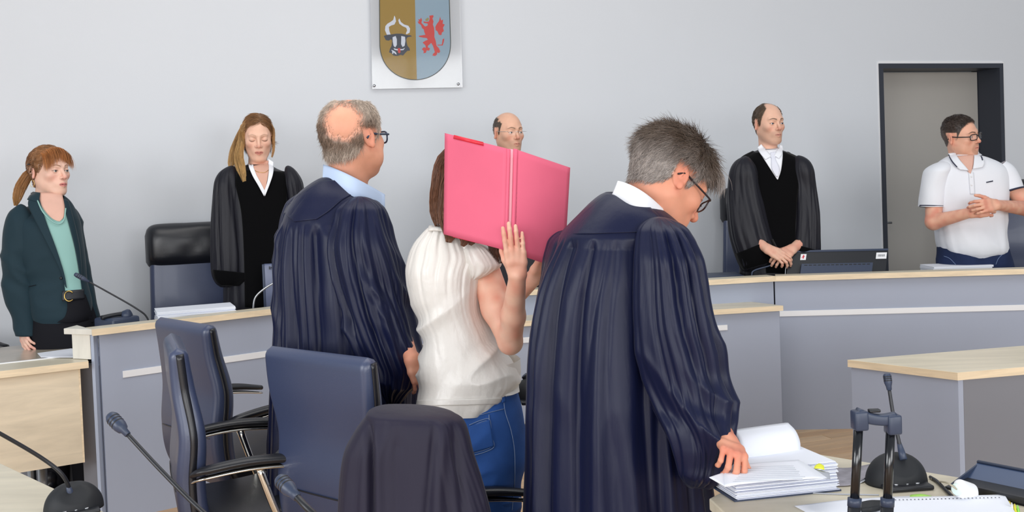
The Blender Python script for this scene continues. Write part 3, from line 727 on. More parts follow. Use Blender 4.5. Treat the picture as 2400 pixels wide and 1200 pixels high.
def head_prims(p):
    """head in its own frame: face towards -Y, up +Z, 0.24 m tall"""
    w = p.get('w', 1.0); jw = p.get('jaw', 1.0); fl = p.get('fem', 0.0); ns = p.get('nose', 1.0)
    L = [el((0, .014, .030), (.076 * w, .098, .089), .02), el((0, -.028, -.022), (.063 * w, .060, .082), .03)]
    for s in (-1, 1):
        L += [rc((s * .050 * w * jw, .004, -.045), (s * .020 * jw, -.062, -.094), .021, .019, .035),
              el((s * .043 * w, -.058, -.018), (.020, .020, .018), .022),
              rc((s * .012, -.086, .026), (s * .040, -.070, .028), .010 - .003 * fl, .008, .016)]
    L += [el((0, -.076, -.096), (.019, .016, .015), .022), el((0, -.076, -.055), (.031, .024, .028), .022)]
    for s in (-1, 1):
        L += [el((s * .032, -.094, .003), (.020, .014, .013), .012, None, -1), el((s * .032, -.0725, .004), (.0150, .0150, .0150), .003)]
        if not p.get('closed'): L += [el((s * .032, -.094, .0025), (.0138, .014, .0050), .0015, None, -1)]
        else: L += [el((s * .032, -.0885, -.0035), (.013, .004, .0012), .001, None, -1)]
    L += [rc((0, -.085, .014), (0, -.109, -.024), .0072, .0092 * ns, .009), el((0, -.109, -.027), (.0100 * ns, .010, .009), .006)]
    for s in (-1, 1): L += [el((s * .0125, -.094, -.030), (.0075, .010, .0075), .006), el((s * .0062, -.102, -.0385), (.0035, .006, .0035), .002, None, -1)]
    lf = 1 + .15 * fl
    L += [rc((-.017, -.088, -.0600), (0, -.0975, -.0570), .0038 * lf, .0052 * lf, .006), rc((.017, -.088, -.0600), (0, -.0975, -.0570), .0038 * lf, .0052 * lf, .006),
          rc((-.014, -.0885, -.0665), (0, -.0955, -.0685), .0045 * lf, .0062 * lf, .006), rc((.014, -.0885, -.0665), (0, -.0955, -.0685), .0045 * lf, .0062 * lf, .006),
          rc((-.021, -.090, -.0628), (.021, -.090, -.0628), .0022, .0022, .001)]
    L[-1:] = [el((0, -.0965, -.0572), (.012, .006, .0050), .004), el((0, -.0950, -.0684), (.012, .0062, .0058), .004), None]
    L[-1] = ('rc', np.array((-.020, -.1000, -.0628)), np.array((.020, -.1000, -.0628)), .0022, .0022, .0015, -1)
    for s in (-1, 1):
        a = s * math.radians(24); Rz = np.array([[math.cos(a), -math.sin(a), 0], [math.sin(a), math.cos(a), 0], [0, 0, 1]])
        t = math.radians(-14); Rx = np.array([[1, 0, 0], [0, math.cos(t), -math.sin(t)], [0, math.sin(t), math.cos(t)]])
        R = Rz @ Rx; o = np.array((s * .079 * w, .018, -.004))
        L += [el(o + R @ np.array((0, 0, .004)), (.0065, .019, .031), .006, R), el(o + R @ np.array((s * .0085, -.002, .006)), (.0065, .0125, .022), .003, R, -1),
              el(o + R @ np.array((s * .003, -.004, -.022)), (.005, .008, .010), .004, R), el(o + R @ np.array((s * .004, .001, .010)), (.0025, .006, .013), .003, R)]
    if p.get('face_fat'):
        for s in (-1, 1): L.append(el((s * .046, -.035, -.062), (.026, .032, .030), .03))
        L.append(el((0, -.03, -.10), (.035, .035, .02), .03))
    return L
def hairline(P, kind='short'):
    """>0 where hair grows (metres above the hairline)"""
    phi = np.degrees(np.arctan2(np.abs(P[:, 0]), -P[:, 1] + 0.0))
    if kind == 'short': T = [(0, .078), (28, .076), (42, .062), (55, .050), (66, .020), (76, -.014), (84, -.016), (90, .022), (104, .022), (112, -.010), (125, -.040), (145, -.058), (180, -.062)]
    elif kind == 'high': T = [(0, .100), (25, .112), (48, .088), (58, .062), (68, .022), (76, -.012), (84, -.014), (90, .022), (104, .022), (112, -.010), (125, -.040), (145, -.058), (180, -.062)]
    elif kind == 'fringe': T = [(0, .050), (30, .044), (45, .040), (60, .034), (72, .018), (84, .014), (92, .020), (104, .010), (114, -.020), (130, -.050), (180, -.066)]
    elif kind == 'long': T = [(0, .082), (25, .080), (40, .064), (56, .040), (66, .012), (80, -.01), (90, .0), (110, -.05), (130, -.08), (180, -.085)]
    a = np.array(T)
    return P[:, 2] - np.interp(phi, a[:, 0], a[:, 1])
def skin_cols(P, p):
    base = np.array(lin(p.get('skin', (222, 172, 150))))
    c = np.repeat(base[None], len(P), 0)
    x, y, z = P[:, 0], P[:, 1], P[:, 2]; front = sst(-.03, -.06, y)
    red = np.array(lin(p.get('red', (206, 120, 104))))
    ear = sst(.072, .082, np.abs(x)) * sst(-.055, -.035, z) * sst(.06, .04, z)
    c = mixc(c, .35 * ear, red)
    c = mixc(c, .45 * gs(x, 0, .016) * gs(z, -.028, .014) * sst(-.09, -.10, y), red)
    c = mixc(c, .30 * gs(np.abs(x), .042, .018) * gs(z, -.028, .02) * front, red)
    c = mixc(c, .18 * gs(z, .0, .012) * gs(np.abs(x), .032, .016) * front, lin((150, 100, 90)))
    lip = sst(1.15, .85, (x / .022) ** 2 + ((z + .0625) / .0098) ** 2) * front
    c = mixc(c, (.5 + .2 * p.get('fem', 0)) * lip, lin(p.get('lip', (186, 96, 92))))
    c = mixc(c, .75 * gs(z, -.0628, .0016) * (np.abs(x) < .02) * front, lin((90, 40, 40)))
    fem_ = p.get('fem', 0)
    ax_ = np.abs(x); bz = .0245 + .007 * np.sin(np.clip((ax_ - .010) / .036, 0, 1) * 2.4) - .0035 * np.clip((ax_ - .03) / .02, 0, 1); bw = .0042 * (1 - .55 * np.clip((ax_ - .02) / .03, 0, 1)) * (1 - .35 * fem_)
    brow = sst(1.5, .5, np.abs(z - bz) / bw) * sst(.009, .013, ax_) * sst(.053, .045, ax_) * front
    c = mixc(c, p.get('browk', .9) * brow, lin(p.get('brow', (90, 66, 50))))
    if p.get('closed'): lash = sst(.0022, .0008, np.abs(z + .0035 + 3.0 * (np.abs(x) - .032) ** 2 * -6)) * sst(.017, .013, np.abs(np.abs(x) - .032)) * front; c = mixc(c, .85 * lash, lin((70, 46, 40)))
    else:
        r2 = (((np.abs(x) - .032) / .0145) ** 2 + ((z - .0025) / .0062) ** 2)
        c = mixc(c, .65 * sst(1.35, 1.0, r2) * front * (z > .002), lin((80, 54, 46)))
    if p.get('stubble'):
        st = sst(.0, -.04, z) * sst(.02, -.02, y) * sst(-.13, -.10, z) + .7 * gs(z, -.047, .008) * gs(x, 0, .03) * front
        st = st * (1 - lip) * (1 - gs(np.abs(x), .035, .02) * gs(z, -.03, .016))
        if p.get('goatee'): st = .25 * st + 1.3 * gs(np.hypot(x / .9, (z + .068)), .026, .010) * front * (1 - lip)
        c = mixc(c, np.clip(st, 0, 1) * p['stubble'], lin(p.get('stubc', (122, 96, 84))))
    return c
def tubes_strands(starts, dirs, length, rad, nseg=4, curl=None, g=0.0, rs=None, follow=None):
    """many fine tapering strands as one mesh; returns verts, faces, strand index per vertex"""
    n = len(starts); pos = starts.copy(); d = dirs / (np.linalg.norm(dirs, axis=1)[:, None] + 1e-9)
    length = np.broadcast_to(length, (n,)); rings = []
    ref = np.tile([0.31, 0.2, 0.93], (n, 1))
    for s in range(nseg + 1):
        u = np.cross(d, ref); u /= np.linalg.norm(u, axis=1)[:, None] + 1e-9; v = np.cross(u, d)
        r = rad * (1 - (s / nseg) ** 1.5 * 0.85)
        for k in range(3):
            a = 2 * math.pi * k / 3; rings.append(pos + r * (math.cos(a) * u + math.sin(a) * v))
        pos = pos + d * (length / nseg)[:, None]
        d = d + np.array([0, 0, -g]) + (curl if curl is not None else 0) / nseg
        if follow is not None: d = follow(pos, d)
        d /= np.linalg.norm(d, axis=1)[:, None] + 1e-9
    V = np.stack(rings, 1).reshape(-1, 3); m = 3 * (nseg + 1)
    t = []
    for s in range(nseg):
        for k in range(3): t.append((s * 3 + k, s * 3 + (k + 1) % 3, s * 3 + 3 + (k + 1) % 3, s * 3 + 3 + k))
    t = np.array(t); F = (t[None] + (np.arange(n) * m)[:, None, None]).reshape(-1, 4)
    return V, F, np.repeat(np.arange(n), m)
def make_head(root_name, root, c_world, scale, yaw, pitch, roll, p, neck_base, hair=None, nk=(.050, .056), h=.0023, eyes=True, gaze=(0, 0)):
    """returns body mesh pieces; hair and eyes become children of root"""
    cy, sy = math.cos(yaw), math.sin(yaw); cp, sp = math.cos(pitch), math.sin(pitch); cr, sr = math.cos(roll), math.sin(roll)
    Rz = np.array([[cy, -sy, 0], [sy, cy, 0], [0, 0, 1]]); Rx = np.array([[1, 0, 0], [0, cp, -sp], [0, sp, cp]]); Ry = np.array([[cr, 0, sr], [0, 1, 0], [-sr, 0, cr]])
    R = Rz @ Rx @ Ry; c_world = np.asarray(c_world, float)
    toW = lambda q: (np.asarray(q) * scale) @ R.T + c_world
    toL = lambda q: ((np.asarray(q) - c_world) @ R) / scale
    nb = toL(neck_base)
    L = head_prims(p)
    L.insert(2, rc((0, .022, -.045), nb, nk[0], nk[1], .03))
    V, F = sdf_mesh(L, h)
    N = vnorm(V, F)
    cols = skin_cols(V, p)
    noh = p.get('hairfn')
    if hair:
        kind = hair.get('line', 'short')
        hl = hairline(V, kind); msk = sst(-.004, .012, hl) * (V[:, 1] > -.095) * (1 - .0 * V[:, 0])
        msk = msk * (1 - sst(.0715, .0755, np.abs(V[:, 0])) * (V[:, 2] < .034) * (V[:, 1] < .05) * (V[:, 1] > -.02))
        if hair.get('bald'):
            for (bc, br, soft) in hair['bald']:
                q = np.linalg.norm((V - np.array(bc)) / np.array(br), axis=1); msk = msk * sst(1 - soft, 1 + soft, q + .12 * vn(V[:, 0] * 60, V[:, 1] * 60, V[:, 2] * 60))
        hc = hair['col'](V) if callable(hair['col']) else np.repeat(np.array(lin(hair['col']))[None], len(V), 0)
        # scalp takes on some of the hair's colour
        cols = mixc(cols, np.clip(msk * hair.get('scalp', .6), 0, 1), (0, 0, 0)) + hc * np.clip(msk * hair.get('scalp', .6), 0, 1)[:, None]
        th = hair.get('th', .006)
        thf = th(V) if callable(th) else th
        rs = np.random.RandomState(hair.get('seed', 1))
        parts = []
        nz = .5 * vn(V[:, 0] * 70, V[:, 1] * 70, V[:, 2] * 70) + .5 * vn(V[:, 0] * 160, V[:, 1] * 160, V[:, 2] * 50)
        cap = V + N * (thf * sst(.15, .9, msk) * (1 + .35 * nz) - .0005)[:, None]
        keep = (msk[F] > .25).all(1)
        if hair.get('cap', True):
            used = np.unique(F[keep]); mp = -np.ones(len(V), int); mp[used] = np.arange(len(used))
            cv = cap[used]; cf = mp[F[keep]]
            mm_ = sst(.25, .8, msk[used])[:, None]; cc = hc[used] * (0.72 + .35 * nz[used])[:, None] * mm_ + np.array(lin(p.get('skin', (222, 172, 150)))) * (1 - mm_)
            parts.append((cv, cf, cc))
        n = hair.get('n', 4500)
        wts = np.where(msk > .06, msk, 0) * (np.abs(V[:, 0]) < .2); wts = wts / wts.sum()
        ii = rs.choice(len(V), n, p=wts)
        st = cap[ii] - N[ii] * .001 + rs.normal(0, .0012, (n, 3))
        comb = hair['comb'](V[ii], N[ii]) if callable(hair.get('comb')) else np.tile(hair.get('comb', (0, .3, -1)), (n, 1)).astype(float)
        tang = comb - N[ii] * (comb * N[ii]).sum(1)[:, None]; tang /= np.linalg.norm(tang, axis=1)[:, None] + 1e-9
        lf_ = hair.get('lift', .35)
        dirs = tang + N[ii] * (lf_(V[ii]) if callable(lf_) else lf_).__class__(0) if False else tang + N[ii] * (np.broadcast_to(lf_(V[ii]) if callable(lf_) else lf_, (n,)))[:, None] + rs.normal(0, hair.get('mess', .18), (n, 3))
        ln = hair.get('len', .02); ln = (ln(V[ii]) if callable(ln) else np.full(n, ln)) * rs.uniform(.65, 1.25, n) * sst(-.1, .6, msk[ii])
        sv, sf, si = tubes_strands(st, dirs, ln, hair.get('rad', .00055), 4, curl=-N[ii] * hair.get('bend', .6), g=0)
        vc = hc[ii] * rs.uniform(.55, 1.5, (n, 1))
        parts.append((sv, sf, vc[si]))
        for e in hair.get('extra', []):
            parts.append(e(toL, rs))
        Vh = np.vstack([a for a, _, _ in parts]); off = np.cumsum([0] + [len(a) for a, _, _ in parts])
        Fh = [tuple(int(x) + off[k] for x in f) for k, (_, b, _) in enumerate(parts) for f in b]
        Ch = np.vstack([c for _, _, c in parts])
        mk('hair', toW(Vh), Fh, M_hair, root, col=np.clip(Ch, 0, 1))
    if eyes and not p.get('closed'):
        for s in (-1, 1):
            n1 = 24; vs = []; cs = []
            ga = np.array([gaze[0], -1, gaze[1]]); ga = ga / np.linalg.norm(ga); u, v, d = basis(ga)
            m1 = 16
            for j in range(m1):
                a = math.pi * j / (m1 - 1)
                for i in range(n1):
                    b = 2 * math.pi * i / n1
                    vs.append(np.array((s * .032, -.0722, .0035)) + .0142 * (math.cos(a) * d + math.sin(a) * (math.cos(b) * u + math.sin(b) * v)))
                    cs.append(lin((16, 14, 16)) if a < .25 else lin(p.get('iris', (92, 104, 116))) if a < .5 else lin((222, 214, 210)))
            mk('eye', toW(vs), gridfaces(m1, n1), M_eye, root, col=np.array(cs))
    return toW(V), F, cols, toW, toL, R * scale

def spectacles(root, toW, m=M_frameb, w=.024, hgt=.017, y=-.104, z=.002, r=.0017, rimless=False, square=3.0):
    t = []
    for s in (-1, 1):
        th = np.linspace(0, 2 * math.pi, 29)
        c, q = np.cos(th), np.sin(th)
        X = s * .033 + w * np.sign(c) * np.abs(c) ** (2 / square); Z = z + hgt * np.sign(q) * np.abs(q) ** (2 / square)
        Y = y + .012 * (np.abs(X) / .055) ** 2
        pts = np.column_stack([X, Y, Z])
        if not rimless: t.append(tubed(toW(pts), r, 8, caps=False))
        g = pts[:-1]; cen = g.mean(0)
        lv = toW(np.vstack([g, cen[None]])); n_ = len(g)
        mk('lens', lv, [(i, (i + 1) % n_, n_) for i in range(n_)], M_lens, root)
        tp = [(s * (.033 + w), y + .014, z + hgt * .45), (s * .070, y + .022, z + hgt * .45), (s * .080, -.02, z + .007), (s * .082, .012, z + .008), (s * .083, .030, -.004)]
        t.append(tubed(toW(smooth_path(tp, 16)), r * 1.0 if rimless else r * 1.15, 8, flat=1.0))
    br = [(-.012, y + .001, z + hgt * .35), (0, y - .004, z + hgt * .48), (.012, y + .001, z + hgt * .35)]
    t.append(tubed(toW(smooth_path(br, 8)), r, 8))
    return mk('spectacles', *join(t), m, root)

def hand_prims(wrist, dirn, normal, side=1, s=1.0, curls=((10, 12, 8),) * 4, spread=1.0, thumb=(0, 0), forearm=None):
    """side=+1: thumb on +lateral, lateral = normal x dir"""
    d = np.asarray(dirn, float); d /= np.linalg.norm(d); n = np.asarray(normal, float); n = n - d * n.dot(d); n /= np.linalg.norm(n)
    l = np.cross(n, d) * side
    M = np.column_stack([d, l, n]); w = np.asarray(wrist, float)
    T = lambda q: w + M @ (np.asarray(q, float) * s)
    L = []
    bx = (.088, .093, .088, .078); by = (.029, .0095, -.0105, -.029); ln = ((.040, .024, .019), (.045, .027, .020), (.041, .025, .019), (.032, .019, .017)); rr = (.0092, .0094, .0090, .0080)
    for i in range(4):
        L.append(rc(T((.0, by[i] * .55, 0)), T((bx[i] * .55, by[i] * .85, .001)), .0155 * s, .0130 * s, .012 * s))
        L.append(rc(T((bx[i] * .55, by[i] * .85, .001)), T((bx[i], by[i], 0)), .0130 * s, .0108 * s, .010 * s))
        p = np.array((bx[i], by[i], 0.0)); a = 0; sp_ = math.radians((by[i] / .029) * 6 * spread)
        for j in range(3):
            a += math.radians(curls[i][j]); q = p + ln[i][j] * np.array((math.cos(a) * math.cos(sp_), math.cos(a) * math.sin(sp_), -math.sin(a)))
            r0 = rr[i] * (1, .93, .86)[j]; r1 = rr[i] * (.93, .86, .76)[j]
            L.append(rc(T(p), T(q), r0 * s, r1 * s, .0035 * s)); p = q
    t0, t1 = thumb
    c1 = np.array((.022, .020, -.006)); a = math.radians(38 + t0); b = math.radians(-14 + t1)
    def dv(a, b): return np.array((math.cos(a) * math.cos(b), math.sin(a) * math.cos(b), math.sin(b)))
    c2 = c1 + .042 * dv(a, b); c3 = c2 + .032 * dv(a - math.radians(18), b); c4 = c3 + .025 * dv(a - math.radians(30), b)
    L += [rc(T(c1), T(c2), .0150 * s, .0118 * s, .012 * s), rc(T(c2), T(c3), .0110 * s, .0098 * s, .004 * s), rc(T(c3), T(c4), .0098 * s, .0080 * s, .003 * s)]
    if forearm is not None:
        L += [rc(w, np.asarray(forearm, float), .0255 * s, .040 * s, .015 * s)]
    return L
def skin_plain(V, p, knuck=True):
    c = np.repeat(np.array(lin(p.get('skin', (222, 172, 150))))[None], len(V), 0)
    n = vn(V[:, 0] * 38, V[:, 1] * 38, V[:, 2] * 38)
    return mixc(c, np.clip(.18 + .35 * n, 0, .5), lin(p.get('red', (206, 120, 104))))
def body_mesh(root, pieces, name='body'):
    Vs = np.vstack([a for a, _, _ in pieces]); off = np.cumsum([0] + [len(a) for a, _, _ in pieces])
    F = np.vstack([np.asarray(b) + off[k] for k, (_, b, _) in enumerate(pieces)])
    return mk(name, Vs, F, M_skin, root, col=np.vstack([c for _, _, c in pieces]))
def trunk_prims(neck, hipc, shw=.17, facing=0.0, floor=0.0, arm=None, hw=.12, feet=True, g=.8):
    """coarse body inside the clothes: shoulders, chest, hips and legs"""
    neck = np.asarray(neck, float); hipc = np.asarray(hipc, float); lt = np.array([math.cos(facing), math.sin(facing), 0]); fw = np.array([math.sin(facing), -math.cos(facing), 0])
    ch = neck * .72 + hipc * .28
    L = [rc(neck, ch, .045 * g, .09 * g, .03), rc(ch + lt * .06 * g, ch - lt * .06 * g, .09 * g, .09 * g, .05), rc(ch, hipc, .10 * g, .11 * g, .05), rc(hipc + lt * hw * .5 * g, hipc - lt * hw * .5 * g, .10 * g, .10 * g, .04)]
    sh = neck + np.array([0, 0, -.07])
    L += [rc(sh - lt * shw * .8, sh + lt * shw * .8, .036 * g, .036 * g, .03)]
    if feet:
        for s in (-1, 1):
            k = hipc + lt * s * .09; kn = k * .5 + np.array([k[0], k[1], floor + .09]) * .5 + fw * .01; an = np.array([k[0], k[1], floor + .09]) + lt * s * .015
            L += [rc(k, kn, .085 * g, .055 * g, .04), rc(kn, an, .052 * g, .038 * g, .03)]
    return L
def shoes(root, hipc, facing, floor, m=None):
    lt = np.array([math.cos(facing), math.sin(facing), 0]); fw = np.array([math.sin(facing), -math.cos(facing), 0])
    for s in (-1, 1):
        a = np.array([hipc[0], hipc[1], floor]) + lt * s * .105
        V, F = sdf_mesh([rc(a + fw * -.05 + [0, 0, .042], a + fw * .10 + [0, 0, .036], .040, .036, .02), rc(a + fw * -.04 + [0, 0, .06], a + [0, 0, .11], .042, .045, .03), el(a + fw * .02 + [0, 0, -.06], (.3, .3, .06), .004, None, -1)], .008)
        V[:, 2] = np.maximum(V[:, 2], floor + .001)
        mk('shoe', V, F, m or M_leatherb, root)

# ---------------------------------------------------------------- cloth lofted around a body
def circ_noise(th, z, f, zf, seed): return vn(np.cos(th) * f + seed * 7.3, np.sin(th) * f + seed * 3.1, z * zf + seed)
def folds(seed, f=3.2, amp=0.02, yamp=None, zf=1.2, warp=.5, fine=.25, tw=0.0):
    """vertical drape folds; yamp: [(pixel row, factor)]"""
    def fn(th, y, P):
        a = np.interp(y, [q[0] for q in yamp], [q[1] for q in yamp]) if yamp else 1.0
        z = P[..., 2]
        w = warp * circ_noise(th, z, 1.3, 1.1, seed + 5)
        n1 = circ_noise(th + w * .35 + tw * z, z, f, zf, seed); n2 = circ_noise(th + w * .2 + tw * z, z, f * 2.3, zf * 1.3, seed + 2)
        r1 = np.minimum(3.0 * np.abs(n1), 1.15) - .75; r2 = np.minimum(3.0 * np.abs(n2), 1.15) - .75
        return amp * a * (r1 * (1 - fine) + r2 * fine)
    return fn
def wrink(seed, fx=9, fz=16, amp=.006, yamp=None, tilt=0.0):
    def fn(th, y, P):
        a = np.interp(y, [q[0] for q in yamp], [q[1] for q in yamp]) if yamp else 1.0
        z = P[..., 2] + tilt * P[..., 0]
        n = vn(P[..., 0] * fx + seed, P[..., 1] * fx, z * fz + .8 * vn(P[..., 0] * 5, P[..., 1] * 5, z * 4 + seed))
        return amp * a * (1 - 2.4 * np.abs(n))
    return fn
def sil(rows, d, n=110, m=90, e=2.3, fn=(), twist=0.0, caps=(True, True), turn=0.0, dome=0.0):
    """rows: (py, xl, xr, half depth m[, depth shift]); horizontal rings that fill the pixel outline at depth d"""
    R_ = np.array([tuple(r) + (0.0,) * (6 - len(r)) for r in rows], float)
    q = smooth_path(R_, m); q[:, 0] = np.maximum.accumulate(q[:, 0])
    th = np.arange(n) * 2 * math.pi / n
    c, s = np.cos(th), np.sin(th)
    ce = np.sign(c) * np.abs(c) ** (2 / e); se = np.sign(s) * np.abs(s) ** (2 / e)
    Fh = np.array([0, 1.0, 0]); out = np.zeros((m, n, 3)); Nn = np.zeros((m, n, 3)); Yp = np.zeros((m, n))
    for j in range(m):
        y, xl, xr, hd, dz, drop = q[j]; dd_ = d + dz
        
        if dome and y - R_[0, 0] < dome:
            k = math.sqrt(max(.002, 1 - (1 - (y - R_[0, 0]) / dome) ** 2)); xm = (xl + xr) / 2; xl, xr, hd = xm + (xl - xm) * k, xm + (xr - xm) * k, hd * k
        cen = W((xl + xr) / 2, y, dd_); a = max((xr - xl) / 2 / FPX * dd_, .002); hd = max(hd, .002)
        off = a * ce[:, None] * CR + hd * se[:, None] * Fh
        if turn: # the widest line of the ring turned about the vertical
            off = a * ce[:, None] * CR + (hd * se + turn * ce * a)[:, None] * Fh
        out[j] = cen + off
        if drop: out[j][:, 2] -= drop * (1 - s) / 2
        nn = (c / a)[:, None] * CR + (s / hd)[:, None] * Fh; Nn[j] = nn / np.linalg.norm(nn, axis=1)[:, None]; Yp[j] = y
    for f_ in fn:
        out = out + Nn * np.broadcast_to(f_(th[None], Yp, out), (m, n))[..., None]
    V = out.reshape(-1, 3); F = gridfaces(m, n, True, *caps)
    return V, [f[::-1] for f in F]
from mathutils.bvhtree import BVHTree
class Skin:
    """lets small pieces be laid on a garment where a pixel's ray meets it"""
    def __init__(s, parts, d):
        v, f = join(parts); s.t = BVHTree.FromPolygons([tuple(p) for p in v], [tuple(q) for q in f]); s.d = d
    def hit(s, px, py, off=0.0):
        r = ray(px, py); r = r / np.linalg.norm(r)
        h_, n_, i_, dist = s.t.ray_cast(Vector(CO), Vector(r))
        if h_ is None: return W(px, py, s.d - off)
        return CO + r * (dist - off)
    def patch(s, left, right, m=30, n=12, off=.004, th=.004, relax=2):
        """piece between two pixel polylines (top to bottom), laid on the garment"""
        l = smooth_path(np.column_stack([left, np.zeros(len(left))]), m); r = smooth_path(np.column_stack([right, np.zeros(len(right))]), m)
        g = np.zeros((m, n, 3))
        for j in range(m):
            for i in range(n):
                u = i / (n - 1); x = l[j, 0] * (1 - u) + r[j, 0] * u; y = l[j, 1] * (1 - u) + r[j, 1] * u
                g[j, i] = s.hit(x, y, off)
        # drop outliers where the ray missed, and relax in depth
        for _ in range(relax):
            k = g.copy(); k[1:-1] = (g[:-2] + 2 * g[1:-1] + g[2:]) / 4; k[:, 1:-1] = (k[:, :-2] + 2 * k[:, 1:-1] + k[:, 2:]) / 4
            g[..., 1] = k[..., 1]
        return sheetd(g, th)
    def line(s, pts, r=.002, off=.002, m=30, n=6):
        q = smooth_path(np.column_stack([pts, np.zeros(len(pts))]), m)
        return tubed([s.hit(a[0], a[1], off) for a in q], r, n)
def lock(path, r0, r1, n=260, seed=1, col=(150, 110, 70), rad=.0009, colv=.35, flat=.6, core=True, tip=1.0, grad=None):
    """a lock of long hair: dense strands running along a path (world)"""
    rs = np.random.RandomState(seed); P = smooth_path(path, 22); m = len(P)
    T = np.gradient(P, axis=0); T /= np.linalg.norm(T, axis=1)[:, None]
    u0, _, _ = basis(T[0]); U = []
    for j in range(m):
        u0 = u0 - T[j] * u0.dot(T[j]); u0 /= np.linalg.norm(u0); U.append(u0.copy())
    U = np.array(U); Vv = np.cross(T, U)
    rr = np.linspace(r0, r1, m) if np.isscalar(r0) else np.interp(np.linspace(0, 1, m), np.linspace(0, 1, len(r0)), r0)
    vs, fs, cs, cnt = [], [], [], 0; base = np.array(lin(col)); g2 = np.array(lin(grad)) if grad else base
    if core:
        q_ = m - 4; v, f = tubed(P[:q_], rr[:q_] * .80 * np.minimum(1, np.linspace(q_, 0.3, q_) / 5), 12, flat=flat); vs.append(v); fs += list(f); nn = len(v)
        tt = np.repeat(np.linspace(0, 1, q_), 12)[:, None]; cs.append((base * (1 - tt) + g2 * tt) * .7); cnt += nn
    for k in range(n):
        a = rs.uniform(0, 2 * math.pi); q = math.sqrt(rs.uniform(.55, 1)); w = rs.uniform(-.6, .6); L_ = int(m * rs.uniform(.85, 1) * tip) if tip < 1 or rs.rand() < .5 else m
        L_ = max(L_, 6); j = np.arange(L_); aa = a + w * j / m
        pts = P[j] + (rr[j] * q)[:, None] * (np.cos(aa)[:, None] * U[j] + flat * np.sin(aa)[:, None] * Vv[j])
        pts += rs.normal(0, .0006, pts.shape); pts = pts[::2] if L_ > 8 else pts
        R3 = rad * np.linspace(1, .25, len(pts)) * rs.uniform(.7, 1.4)
        v, f = tubed(pts, R3, 3, caps=False); vs.append(v); fs += [tuple(x + cnt for x in q_) for q_ in f]; cnt += len(v)
        tt = np.repeat(np.linspace(0, 1, len(pts)), 3)[:, None]
        cs.append((base * (1 - tt) + g2 * tt) * rs.uniform(1 - colv, 1 + colv * 1.2))
    return np.vstack(vs), fs, np.vstack(cs)
# ---------------------------------------------------------------- people
M_robe = mat('navy_satin_robe', (15, 21, 52), 0.42, spec=0.28, sheen=0.04, bump=(7, 0.35, 0.008), aniso=(3.0, 3.0, 0.5))
M_robeb = mat('black_wool_robe', (20, 20, 30), 0.5, spec=0.35, sheen=0.03, bump=(9, 0.5, 0.008), aniso=(3.0, 3.0, 0.5))
M_velvet = mat('black_velvet', (8, 8, 10), 0.95, spec=0.1, sheen=0.05)
M_drape = mat('draped_robe_cloth', (34, 31, 50), 0.6, spec=0.3, sheen=0.06, bump=(7, 0.35, 0.006), aniso=(3, 3, .5))
M_shirt = mat('white_shirt', (236, 238, 244), 0.7, spec=0.25, bump=(14, 0.3, 0.004))
M_shirtb = mat('light_blue_shirt', (188, 206, 234), 0.75, spec=0.25, bump=(200, 0.1, 0.0006))
M_satin = mat('cream_satin', (226, 221, 215), 0.36, spec=0.55, sheen=0.1, bump=(9, 0.55, 0.010), aniso=(2, 2, 1.2))
M_denim = mat('blue_denim', (46, 84, 150), 0.8, spec=0.2, bump=(500, 0.35, 0.0012), var=(9, 0.22))
M_denimd = mat('dark_denim', (34, 46, 78), 0.8, spec=0.2, bump=(500, 0.35, 0.0012), var=(9, 0.2))
M_stitch = mat('denim_stitching', (120, 140, 176), 0.8)
M_blazer = mat('dark_teal_blazer', (28, 50, 60), 0.72, spec=0.25, sheen=0.15, bump=(10, 0.35, 0.006))
M_mint = mat('mint_top', (146, 188, 182), 0.8, spec=0.2, bump=(12, 0.35, 0.004))
M_trous = mat('black_trousers', (22, 22, 28), 0.8, spec=0.2)
M_polo = mat('white_polo', (234, 236, 242), 0.85, spec=0.15, bump=(12, 0.35, 0.005))
M_navy = mat('navy_trim', (42, 46, 70), 0.8)
M_gold = mat('gold_metal', (214, 178, 104), 0.25, metal=1.0)
R_ = math.radians
def shade(base, amt, f=60):
    b = np.array(lin(base))
    return lambda V: b[None] * (1 + amt * vn(V[:, 0] * f, V[:, 1] * f, V[:, 2] * f * .6))[:, None]
def down_back(P, N): return np.column_stack([0 * P[:, 0], .35 + 0 * P[:, 0], -np.ones(len(P))])
def comb_short(P, N):
    t = sst(.03, .09, P[:, 2]); return np.column_stack([.2 + 0 * P[:, 0], .6 * (1 - t) - 1.0 * t, -1.0 * (1 - t)])
def figure(label, loc): return thing('person', label, 'person', loc)
def floor_at(px, d, z=0.0):
    p = W(px, 500, d); return np.array([p[0], p[1], z])

